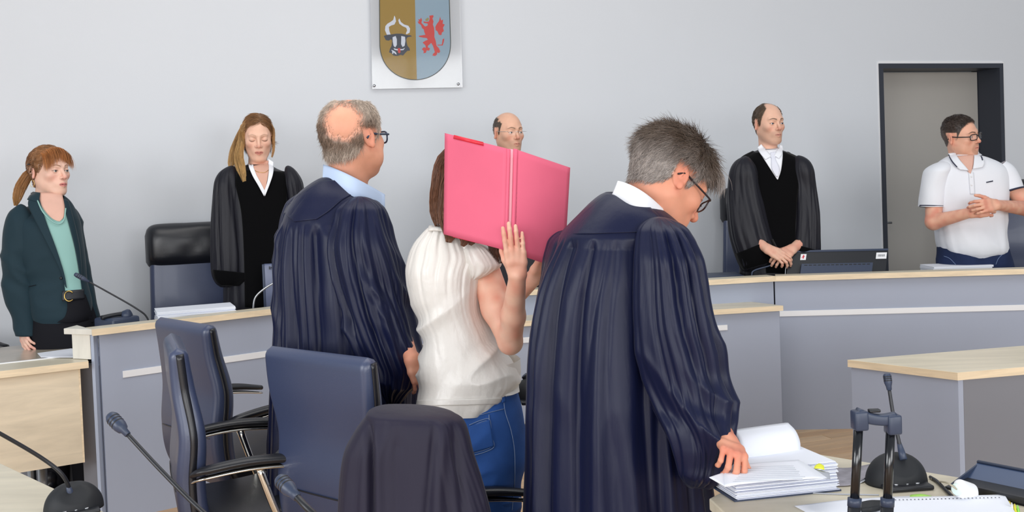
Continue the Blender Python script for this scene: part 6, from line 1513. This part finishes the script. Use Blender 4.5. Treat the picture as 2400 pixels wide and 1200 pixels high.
# mic on the middle table
cm = G(1258, 985, TZ)
goose('small round-headed microphone between the woman and the bending lawyer', [W(1262, 940, 3.5), W(1252, 905, 3.5), W(1238, 889, 3.5)], head_len=0.022, head_r=0.0125, stem_r=0.004, base=((W(1262, 975, 3.5)[0], W(1262, 975, 3.5)[1], TZ), 0.1, 1.0))

# ---------------------------------------------------------------- things on the bench
def on_box(name, label, cat, x0, x1, ytop, d, dd, m, zb=INZ, bev=0.004, rz=0.0, group=None):
    a, b = W(x0, ytop, d), W(x1, ytop, d)
    z1 = (a[2] + b[2]) / 2; w_ = np.linalg.norm(b - a)
    o = mk(name, *boxd(((a[0] + b[0]) / 2, (a[1] + b[1]) / 2 + dd / 2, (z1 + zb) / 2), (w_, dd, z1 - zb), rz, bev), m, smooth=False)
    return tag(o, label, cat, group)
# stack of paper on the left wing
ps = thing('paper_stack', 'thick stack of white paper lying on the left bench wing', 'paper', (*W(460, 740, 5.05)[:2], INZ))
pa, pb = W(368, 734, 4.98), W(552, 717, 5.12); pd_ = pb - pa; tt_ = np.array([pd_[0], pd_[1], 0]); tt_ /= np.linalg.norm(tt_); nn_ = np.array([-tt_[1], tt_[0], 0])
L_ = np.linalg.norm(pd_[:2]); zt = W(552, 718, 5.12)[2]
rs = random.Random(3); n_ = 16
for k in range(n_):
    za = INZ + (zt - INZ) * k / n_; zb_ = INZ + (zt - INZ) * (k + 1) / n_
    j1, j2, a_ = rs.uniform(-.004, .004), rs.uniform(-.006, .006), rs.uniform(-.02, .02)
    cc = pa + tt_ * (L_ / 2 + j1) + nn_ * (0.11 + j2)
    mk('sheet_bundle', *boxd((cc[0], cc[1], (za + zb_) / 2), (L_, 0.21, (zb_ - za) * 0.92), math.atan2(tt_[1], tt_[0]) + a_, 0.0), M_paper, ps, smooth=False)
# desk phone
pw = G(268, 752, 0.86)
ph = thing('desk_phone', 'dark desk telephone with a thick handset end on the left bench wing', 'telephone', (*W(262, 750, 4.9)[:2], INZ))
A1, A2 = W(232, 752, 4.86), W(296, 742, 4.98)
Rr = (A2 - A1) / np.linalg.norm(A2 - A1); ang_ = math.atan2(Rr[1], Rr[0])
mid = (A1 + A2) / 2
mk('phone_body', *boxd((mid[0], mid[1] + 0.05, (INZ + mid[2] + 0.004) / 2), (0.15, 0.16, mid[2] - INZ + 0.004), ang_, 0.012), M_blueblk, ph)
hs_ = mk('handset', *tubed([W(238, 745, 4.9), W(262, 739, 4.93), W(290, 735, 4.97)], [0.016, 0.014, 0.016], 14, m=12, flat=0.7), M_black, ph)
mk('handset_end', *lathed([(0.001, -0.022), (0.022, -0.020), (0.028, -0.012), (0.028, 0.012), (0.022, 0.020), (0.001, 0.022)], W(298, 739, 4.97), 20, (0.9, 0.1, 0.35)), M_blueblk, ph)
# grey monitor beside the fair-haired judge
mo = thing('computer_monitor', 'grey monitor partly hidden by the bald lawyer, beside the fair-haired judge', 'monitor', (*W(690, 700, 5.45)[:2], INZ))
q0, q1 = W(616, 617, 5.42), W(780, 612, 5.48)
cc = (q0 + q1) / 2; aa = math.atan2((q1 - q0)[1], (q1 - q0)[0]); ww_ = np.linalg.norm(q1 - q0)
M_mon = mat('monitor_grey', (96, 104, 132), 0.35, spec=0.6)
sh_ = mk('casing', *boxd((cc[0], cc[1], (cc[2] + INZ + 0.03) / 2), (ww_, 0.045, cc[2] - INZ - 0.03), aa, 0.008), M_mon, mo)
mk('side_bezel', *boxd((q0[0] + 0.006, q0[1] - 0.02, (cc[2] + INZ + 0.03) / 2), (0.012, 0.012, cc[2] - INZ - 0.03), aa, 0.003), M_blueblk, mo)
mk('stand', *boxd((cc[0], cc[1] + 0.04, INZ + 0.02), (0.22, 0.15, 0.04), aa, 0.008), M_black, mo)
# small printed mark on the casing
e1_ = W(632, 629, 5.395)
mk('casing_mark', *join([boxd(W(632, 628, 5.393), (0.008, 0.001, 0.016)), boxd(W(640, 627, 5.393), (0.022, 0.001, 0.005))]), M_inkd, mo, smooth=False)
# black monitor before the right judge, leaning back towards the room
mn_ = thing('computer_monitor', 'low black monitor seen from behind with two small stickers on the right bench', 'monitor', (*W(1962, 640, 5.98)[:2], INZ))
TLm, TRm = W(1851, 589, 5.98), W(2081, 584, 5.98); BLm, BRm = W(1842, 652, 5.9), W(2074, 648, 5.9)
def bil(a, b, c, d, u, v): return (a * (1 - u) + b * u) * (1 - v) + (c * (1 - u) + d * u) * v
def mon_quad(u0, v0, u1, v1, o0, o1):
    n = np.cross(TRm - TLm, BLm - TLm); n /= np.linalg.norm(n); n = n if n[1] < 0 else -n
    P = [bil(TLm, TRm, BLm, BRm, u, v) for u, v in ((u0, v0), (u1, v0), (u1, v1), (u0, v1))]
    return fixn((np.array([p + n * o0 for p in P] + [p + n * o1 for p in P]), [(0, 1, 2, 3), (4, 5, 6, 7), (0, 1, 5, 4), (1, 2, 6, 5), (2, 3, 7, 6), (3, 0, 4, 7)]))
cas = mk('casing', *mon_quad(0, 0, 1, 1, -0.03, 0.0), M_black, mn_, smooth=False)
mk('top_rim', *mon_quad(-0.003, -0.02, 1.003, 0.05, -0.032, 0.003), M_blueblk, mn_, smooth=False)
mk('rear_bulge', *mon_quad(0.13, 0.56, 0.85, 1.0, 0.0, 0.03), M_blueblk, mn_, smooth=False)
mk('vent_slot', *join([mon_quad(0.16 + 0.045 * k, 0.60, 0.19 + 0.045 * k, 0.63, 0.03, 0.0315) for k in range(15)]), M_black, mn_, smooth=False)
st1 = mk('sticker', *mon_quad(0.118, 0.12, 0.175, 0.34, 0.0, 0.0015), M_strip, mn_, smooth=False)
mk('red_mark', *join([mon_quad(0.135, 0.19, 0.16, 0.22, 0.0015, 0.002), mon_quad(0.142, 0.15, 0.152, 0.29, 0.0015, 0.002), mon_quad(0.128, 0.24, 0.155, 0.26, 0.0015, 0.002)]), mat('sticker_red', (214, 60, 76), 0.6), st1, smooth=False)
st2 = mk('sticker', *mon_quad(0.885, 0.13, 0.992, 0.36, 0.0031, 0.0045), M_strip, mn_, smooth=False)
mk('barcode', *join([mon_quad(0.905 + 0.009 * k, 0.20, 0.909 + 0.009 * k, 0.28, 0.0045, 0.005) for k in range(8)]), M_inkd, st2, smooth=False)
mk('stand', *boxd((W(1960, 640, 6.05)[0], W(1960, 640, 6.05)[1] + 0.03, INZ + 0.02), (0.24, 0.16, 0.04), 0, 0.006), M_black, mn_)
mk('cable', *tubed([W(1846, 615, 5.93), W(1841, 632, 5.9), np.r_[W(1839, 650, 5.88)[:2], INZ + 0.004]], 0.0022, 8, m=12), M_steel, mn_)
# closed laptop left of it
tag(mk('laptop', *boxd((W(1672, 650, 5.98)[0], W(1672, 650, 5.98)[1] + 0.1, (INZ + W(1715, 646, 5.98)[2]) / 2), (0.36, 0.24, W(1715, 646, 5.98)[2] - INZ), 0.0, 0.006), M_blueblk), 'flat black laptop lying closed on the bench right of the bending lawyer', 'laptop')
# papers before the man in the polo shirt
pp = thing('paper_stack', 'thin stack of papers before the man in the white polo shirt', 'paper', (*W(2260, 640, 5.98)[:2], INZ))
zt = W(2200, 626, 6.0)[2]; zt2 = W(2320, 621, 6.02)[2]
for k in range(6):
    za = INZ + (zt - INZ) * k / 6
    w0_, w1_ = W(2190 + k % 2, 626, 6.0), W(2326 - (k * 7) % 5, 626, 6.03)
    mk('sheet_bundle', *boxd(((w0_[0] + w1_[0]) / 2, (w0_[1] + w1_[1]) / 2 + 0.1, za + (zt - INZ) / 12), (w1_[0] - w0_[0], 0.2, (zt - INZ) / 6 * .95), 0.01 * (k % 3 - 1)), M_paper, pp, smooth=False)
# papers on the side desk
def sheet_on(name, label, cat, px4, z, m, th=0.004, parent=None, lift=None):
    P = [G(x, y, z) for x, y in px4]
    v, f = prismd([p[:2] for p in P], z, z + th)
    o = mk(name, v, f, m, parent, smooth=False)
    if parent is None: tag(o, label, cat)
    return o
sheet_on('paper_sheet', 'white paper lying flat at the bench end on the side desk, front one', 'paper', [(88, 829), (166, 818), (205, 822), (205, 838), (96, 838)], DH + 0.004, M_paper, 0.003)
sheet_on('paper_sheet', 'white paper on the side desk behind the front sheet', 'paper', [(96, 812), (166, 801), (205, 800), (205, 806)], DH + 0.0015, M_paper, 0.003)
# ---------------------------------------------------------------- things on the right table
def psheet(rows, th=.0012, m=14, n=14):
    """sheet from pixel rows, each a list of (px, py, d)"""
    R2 = [smooth_path(np.array([W(*q) for q in r]), n) for r in rows]
    A = np.array(R2); out = np.array([smooth_path(A[:, i], m) for i in range(n)]).transpose(1, 0, 2)
    return sheetd(out, th)
def gz(x, y, z): return G(x, y, z)
# binder: dark cover, paper block in layers, top sheets
bd = thing('file_binder', 'thick open file of papers under the hand of the bending lawyer', 'binder', (*G(1800, 1140, TZ)[:2], TZ))
c1, c2, c3, c4 = G(1658, 1136, TZ), G(1722, 1177, TZ), G(1972, 1151, TZ), G(1880, 1108, TZ)
def quadprism(P, z0, z1, inset=0.0, jit=None):
    P = [np.array(p[:2]) for p in P]; c = sum(P) / 4; P = [c + (p - c) * (1 - inset) for p in P]
    if jit is not None: P = [p + jit for p in P]
    return prismd(P, z0, z1)
mk('binder_cover', *quadprism((c1, c2, c3, c4), TZ, TZ + .004), M_blueblk, bd, smooth=False)
rg = random.Random(8); nb_ = 26; H_ = .066
for k in range(nb_):
    z0, z1 = TZ + .004 + H_ * k / nb_, TZ + .004 + H_ * (k + 1) / nb_ - .0006
    mk('paper_layer', *quadprism((c1, c2, c3, c4), z0, z1, .045 + rg.uniform(-.010, .012), np.array([rg.uniform(-.003, .003), rg.uniform(-.003, .003)])), M_paper if k % 3 else M_papere, bd, smooth=False)
zt = TZ + .004 + H_
def onz(x, y, z): return G(x, y, z)
def zsheet(rows, th=.0012, m=12, n=12):
    R2 = [smooth_path(np.array([G(x, y, z) for x, y, z in r]), n) for r in rows]; A = np.array(R2)
    return sheetd(np.array([smooth_path(A[:, i], m) for i in range(n)]).transpose(1, 0, 2), th)
rows_ = [[(1742, 1088, zt + .004), (1800, 1083, zt + .004), (1872, 1078, zt + .004)], [(1705, 1102, zt + .008), (1790, 1098, zt + .006), (1900, 1096, zt + .004)], [(1662, 1120, zt + .012), (1700, 1140, zt + .004), (1780, 1126, zt + .010), (1860, 1124, zt + .004), (1938, 1119, zt + .003)]]
tp = mk('top_page', *zsheet([[(1742, 1088, zt + .004), (1800, 1083, zt + .004), (1872, 1078, zt + .004)], [(1700, 1106, zt + .008), (1790, 1100, zt + .007), (1906, 1098, zt + .004)], [(1698, 1141, zt + .006), (1790, 1128, zt + .008), (1938, 1120, zt + .004)]], .0012), M_paper, bd)
mk('page_flap', *zsheet([[(1742, 1090, zt + .003), (1700, 1106, zt + .006), (1662, 1119, zt + .010)], [(1730, 1110, zt + .003), (1706, 1124, zt + .004), (1698, 1140, zt + .005)]], .0012), M_paper, bd)
lines_ = []
for k in range(9):
    y = 1093 + k * 4.2; t = k / 8
    xa, xb = 1752 - 34 * t, 1860 + 40 * t * (0.6 if k % 3 else .9)
    pa_, pb_ = G(xa, y + 2, zt + .010), G(xb, y - 1, zt + .007)
    lines_.append(tubed([pa_, (pa_ + pb_) / 2 + [0, 0, .0005], pb_], .0004, 4))
mk('text_line', *join(lines_), M_ink, tp)
# turned pages curling over
for k in range(4):
    o_ = k * .004
    mk('turned_page', *psheet([[(1738 + k, 1092 - k, 2.455 + o_), (1800, 1085 - k, 2.47 + o_), (1868 - k, 1080 - k, 2.50 + o_)],
                               [(1738, 1062, 2.44 + o_), (1805, 1054, 2.46 + o_), (1876 - k, 1044, 2.50 + o_)],
                               [(1732, 1030, 2.46 + o_), (1796, 1020, 2.48 + o_), (1866 - 2 * k, 1012, 2.52 + o_)],
                               [(1716, 1008, 2.50 + o_), (1780, 999, 2.52 + o_), (1847 - 2 * k, 991, 2.56 + o_)]], .0009), M_paper, bd)
mk('pink_divider', *zsheet([[(1866, 1082, zt + .002), (1886, 1066, zt - .01)], [(1874, 1084, zt + .002), (1884, 1070, zt - .012)]], .001, 4, 4), mat('pink_card', (236, 184, 204), .7), bd)
mk('yellow_tab', *zsheet([[(1910, 1092, zt + .004), (1920, 1086, zt + .006), (1931, 1092, zt + .004)], [(1908, 1098, zt + .003), (1920, 1098, zt + .004), (1932, 1101, zt + .003)]], .001, 5, 5), mat('yellow_note', (238, 240, 60), .6), bd)
mk('index_sheet', *zsheet([[(1905, 1098, zt + .001), (1944, 1108, zt - .004)], [(1925, 1120, zt + .001), (1946, 1124, zt - .01)]], .001, 4, 4), M_ink, bd)
# magazine page behind
mg = thing('printed_booklet', 'booklet with a grey printed picture curling behind the trolley handle', 'booklet', (*G(2000, 1110, TZ)[:2], TZ))
mk('picture_page', *zsheet([[(1932, 1094, TZ + .012), (1985, 1097, TZ + .006), (2040, 1088, TZ + .014), (2078, 1078, TZ + .03)], [(1938, 1118, TZ + .006), (1975, 1126, TZ + .004), (2020, 1118, TZ + .008), (2060, 1098, TZ + .02)], [(1944, 1138, TZ + .003), (1985, 1138, TZ + .003), (2010, 1130, TZ + .006), (2040, 1112, TZ + .014)]], .0014), mat('printed_picture', (150, 146, 156), .35, spec=.5, var=(30, .35)), mg)
mk('page_edge', *zsheet([[(2012, 1128, TZ + .004), (2044, 1112, TZ + .012), (2081, 1079, TZ + .030)], [(2014, 1133, TZ + .002), (2048, 1116, TZ + .008), (2082, 1084, TZ + .024)]], .002, 4, 10), M_paper, mg)
# trolley with telescopic handle
d_ = 1.98
tr_ = thing('luggage_trolley', 'black telescopic pull handle of a trolley case before the right table', 'luggage', floor_at(2055, d_))
for x0, y0, nm in ((2015, 1000, 'tube'), (2090, 1008, 'tube')):
    a = W(x0 - 2, y0 - 12, d_); b = W(x0 - 12 + (2 if x0 > 2050 else 0), 1172, d_); dn = b - a; dn /= np.linalg.norm(dn)
    tz_ = a + dn * ((a[2] - .45) / -dn[2])
    up_ = mk('handle_tube', *tubed([a, b + dn * .02], .0090, 16, flat=.8), mat('black_gloss_tube', (14, 16, 22), .18, spec=.7), tr_)
    mk('outer_tube', *tubed([b, tz_], .0125, 16, flat=.8), M_black, tr_)
    mk('tube_collar', *tubed([b - dn * .004, b + dn * .012], .0135, 16, flat=.8), M_blueblk, tr_)
gl, gr = W(2014, 975, d_), W(2092, 984, d_); gu = (gr - gl) / np.linalg.norm(gr - gl)
gp = [gl - gu * .006, gl * .7 + gr * .3, gl * .3 + gr * .7, gr + gu * .006]
grip = mk('grip', *tubed([p + np.array([0, 0, q]) for p, q in zip(gp, (.004, -.002, -.002, .004))], [.0115, .0105, .0105, .0115], 18, m=16, flat=1.05, e=4), M_blueblk, tr_)
for q in (gl, gr): mk('grip_end', *boxd(q + np.array([0, 0, -.008]), (.027, .028, .038), .1, .004), M_blueblk, tr_)
mk('grip_button', *boxd(gl * .55 + gr * .45 + np.array([0, 0, .014]), (.022, .014, .006), math.atan2(gu[1], gu[0]), .002), M_black, grip)
tb_ = W(2045, 1172, d_)
mk('case_body', *boxd((tb_[0] - .01, tb_[1] - .09, .25), (.34, .20, .40), .1, .03, seg=4), M_blackm, tr_)
for q in (-.13, .13):
    mk('wheel', *lathed([(.001, -.015), (.03, -.015), (.034, -.008), (.034, .008), (.03, .015), (.001, .015)], (tb_[0] + q, tb_[1] - .01, .034), 20, (1, .1, 0)), M_black, tr_)
# cable tray / open lid with charger
lb = thing('equipment_case', 'open dark blue-black case with a long rim on the right table', 'case', (*G(2330, 1160, TZ)[:2], TZ))
kA, kB = G(2214, 1146, TZ), G(2440, 1196, TZ); ku = (kB - kA) / np.linalg.norm(kB - kA); kn_ = np.array([-ku[1], ku[0], 0])
def kb(s, o, z): return kA + ku * s + kn_ * o + np.array([0, 0, z])
Lk = .62
mk('case_floor', *prismd([kb(0, 0, 0)[:2], kb(Lk, 0, 0)[:2], kb(Lk, .16, 0)[:2], kb(0, .16, 0)[:2]], TZ, TZ + .006, .001), M_black, lb, smooth=False)
mk('raised_lid', *fixn((np.array([kb(0, .10, .006), kb(Lk, .10, .006), kb(Lk, .155, .030), kb(0, .155, .030), kb(0, .106, .001), kb(Lk, .106, .001), kb(Lk, .163, .028), kb(0, .163, .028)]),
                        [(0, 1, 2, 3), (4, 5, 6, 7), (0, 1, 5, 4), (1, 2, 6, 5), (2, 3, 7, 6), (3, 0, 4, 7)])), mat('blue_black_sheet_metal', (54, 72, 104), .35, spec=.6), lb, smooth=False)
mk('lid_rim', *tubed([kb(0, .158, .032), kb(Lk, .158, .032)], .006, 10, flat=.6), M_blueblk, lb)
mk('brush_strip', *tubed([kb(.14, .108, .012), kb(Lk, .108, .012)], .0045, 8, flat=1.2), mat('grey_bristle', (120, 128, 146), .8), lb)
mk('front_wall', *prismd([kb(0.02, 0, 0)[:2], kb(Lk, 0, 0)[:2], kb(Lk, .008, 0)[:2], kb(0.02, .008, 0)[:2]], TZ, TZ + .02, .001), M_black, lb, smooth=False)
mk('side_wall', *fixn((np.array([kb(0, .0, .002), kb(.004, .0, .002), kb(.004, .155, .028), kb(0, .155, .028), kb(0, .10, .002), kb(.004, .10, .002)]), [(0, 3, 4), (1, 5, 2), (0, 1, 2, 3), (3, 2, 5, 4), (0, 4, 5, 1)])), M_blueblk, lb, smooth=False)
chg = thing('power_adapter', 'small white plug adapter standing in front of the open case', 'charger', G(2262, 1172, TZ))
ca = W(2262, 1146, 2.27)
v, f = sdf_mesh([rc(ca + [-.016, -.012, .012], ca + [.018, .012, -.006], .0135, .0145, .004), rc(ca + [-.014, -.012, -.004], ca + [.018, .012, -.020], .0135, .0145, .010)], .0022)
mk('adapter_body', v, f, M_strip, chg)
mk('adapter_face', *lathed([(.001, 0), (.0125, 0), (.0135, .001), (.012, .002), (.001, .002)], ca + [-.026, -.019, .006], 24, (-.8, -.6, .15)), mat('adapter_face', (222, 238, 232), .3), chg)
tag(mk('power_cable', *tubed(smooth_path([G(2182, 1122, TZ + .004), G(2200, 1128, TZ + .004), W(2220, 1132, 2.27), ca + [-.026, -.02, .006]], 20), .0022, 8), mat('beige_cable', (170, 160, 140), .5)), 'thin beige cable running from the microphone to the white adapter', 'cable')
tag(mk('power_cable', *tubed([G(2180, 1118, TZ + .004), G(2196, 1128, TZ + .005), G(2214, 1146, TZ + .005), G(2232, 1164, TZ + .006)], .004, 8, m=24), M_black), 'black cable hanging from the microphone into the open case', 'cable')
tag(mk('table_seam_cable', *tubed([G(1760, 1170, TZ + .002), G(1850, 1155, TZ + .002), G(1960, 1158, TZ + .002), G(2060, 1160, TZ + .002)], .0016, 6, m=30), M_ink), 'thin grey wire lying across the right table before the booklet', 'cable')
# note pad and sheets in front
tag(mk('paper_sheet', *zsheet([[(1862, 1186, TZ + .002), (2000, 1170, TZ + .004), (2150, 1162, TZ + .002)], [(1900, 1206, TZ + .002), (2040, 1206, TZ + .004), (2190, 1206, TZ + .002)]], .0012), M_paper), 'loose white sheet lying flat under the trolley handle tubes', 'paper')
npd = thing('note_pad', 'white spiral pad with perforated top edge at the bottom right corner', 'notebook', (*G(2240, 1200, TZ)[:2], TZ))
mk('pad_block', *zsheet([[(2064, 1170, TZ + .010), (2200, 1167, TZ + .012), (2354, 1163, TZ + .010)], [(2080, 1215, TZ + .010), (2220, 1215, TZ + .012), (2384, 1213, TZ + .010)]], .008), M_paper, npd)
mk('pad_cover', *zsheet([[(2064, 1172, TZ + .004), (2358, 1163, TZ + .004)], [(2080, 1218, TZ + .004), (2392, 1213, TZ + .004)]], .003, 4, 4), mat('yellow_card', (214, 190, 70), .6), npd)
hl_ = [lathed([(.0001, 0), (.0016, 0), (.0016, .0008), (.0001, .0008)], G(2072 + 9 * k, 1172.5 - .21 * k, TZ + .0165), 8) for k in range(31)]
mk('perforation', *join(hl_), M_inkd, npd)
tag(mk('sticky_note', *zsheet([[(2134, 1160, TZ + .003), (2160, 1158, TZ + .008), (2184, 1163, TZ + .004)], [(2130, 1170, TZ + .003), (2160, 1170, TZ + .004), (2184, 1171, TZ + .003)]], .001, 5, 8), mat('green_note', (170, 226, 100), .6)), 'green sticky note peeping out above the white pad', 'note')
for k, (x, cc_, nm) in enumerate(((2371, (236, 238, 242), 'white'), (2378, (220, 214, 60), 'yellow'), (2385, (150, 222, 90), 'green'))):
    tag(mk('index_tab', *zsheet([[(x - 3, 1200, TZ + .004), (x, 1176 + 3 * k, TZ + .022), (x + 4, 1203, TZ + .004)], [(x + 1, 1212, TZ + .003), (x + 5, 1200, TZ + .008), (x + 9, 1212, TZ + .003)]], .001, 5, 6), mat('tab_' + nm, cc_, .6)), '%s index tab sticking up beside the pad in the bottom right corner' % nm, 'tab', None)
tag(mk('eyeglass_case', *zsheet([[(2020, 1182, TZ + .010), (2042, 1178, TZ + .014), (2062, 1178, TZ + .010)], [(2018, 1198, TZ + .008), (2042, 1194, TZ + .014), (2064, 1190, TZ + .010)]], .012, 8, 10), M_blackm), 'flat black case lying between the trolley tubes', 'case')
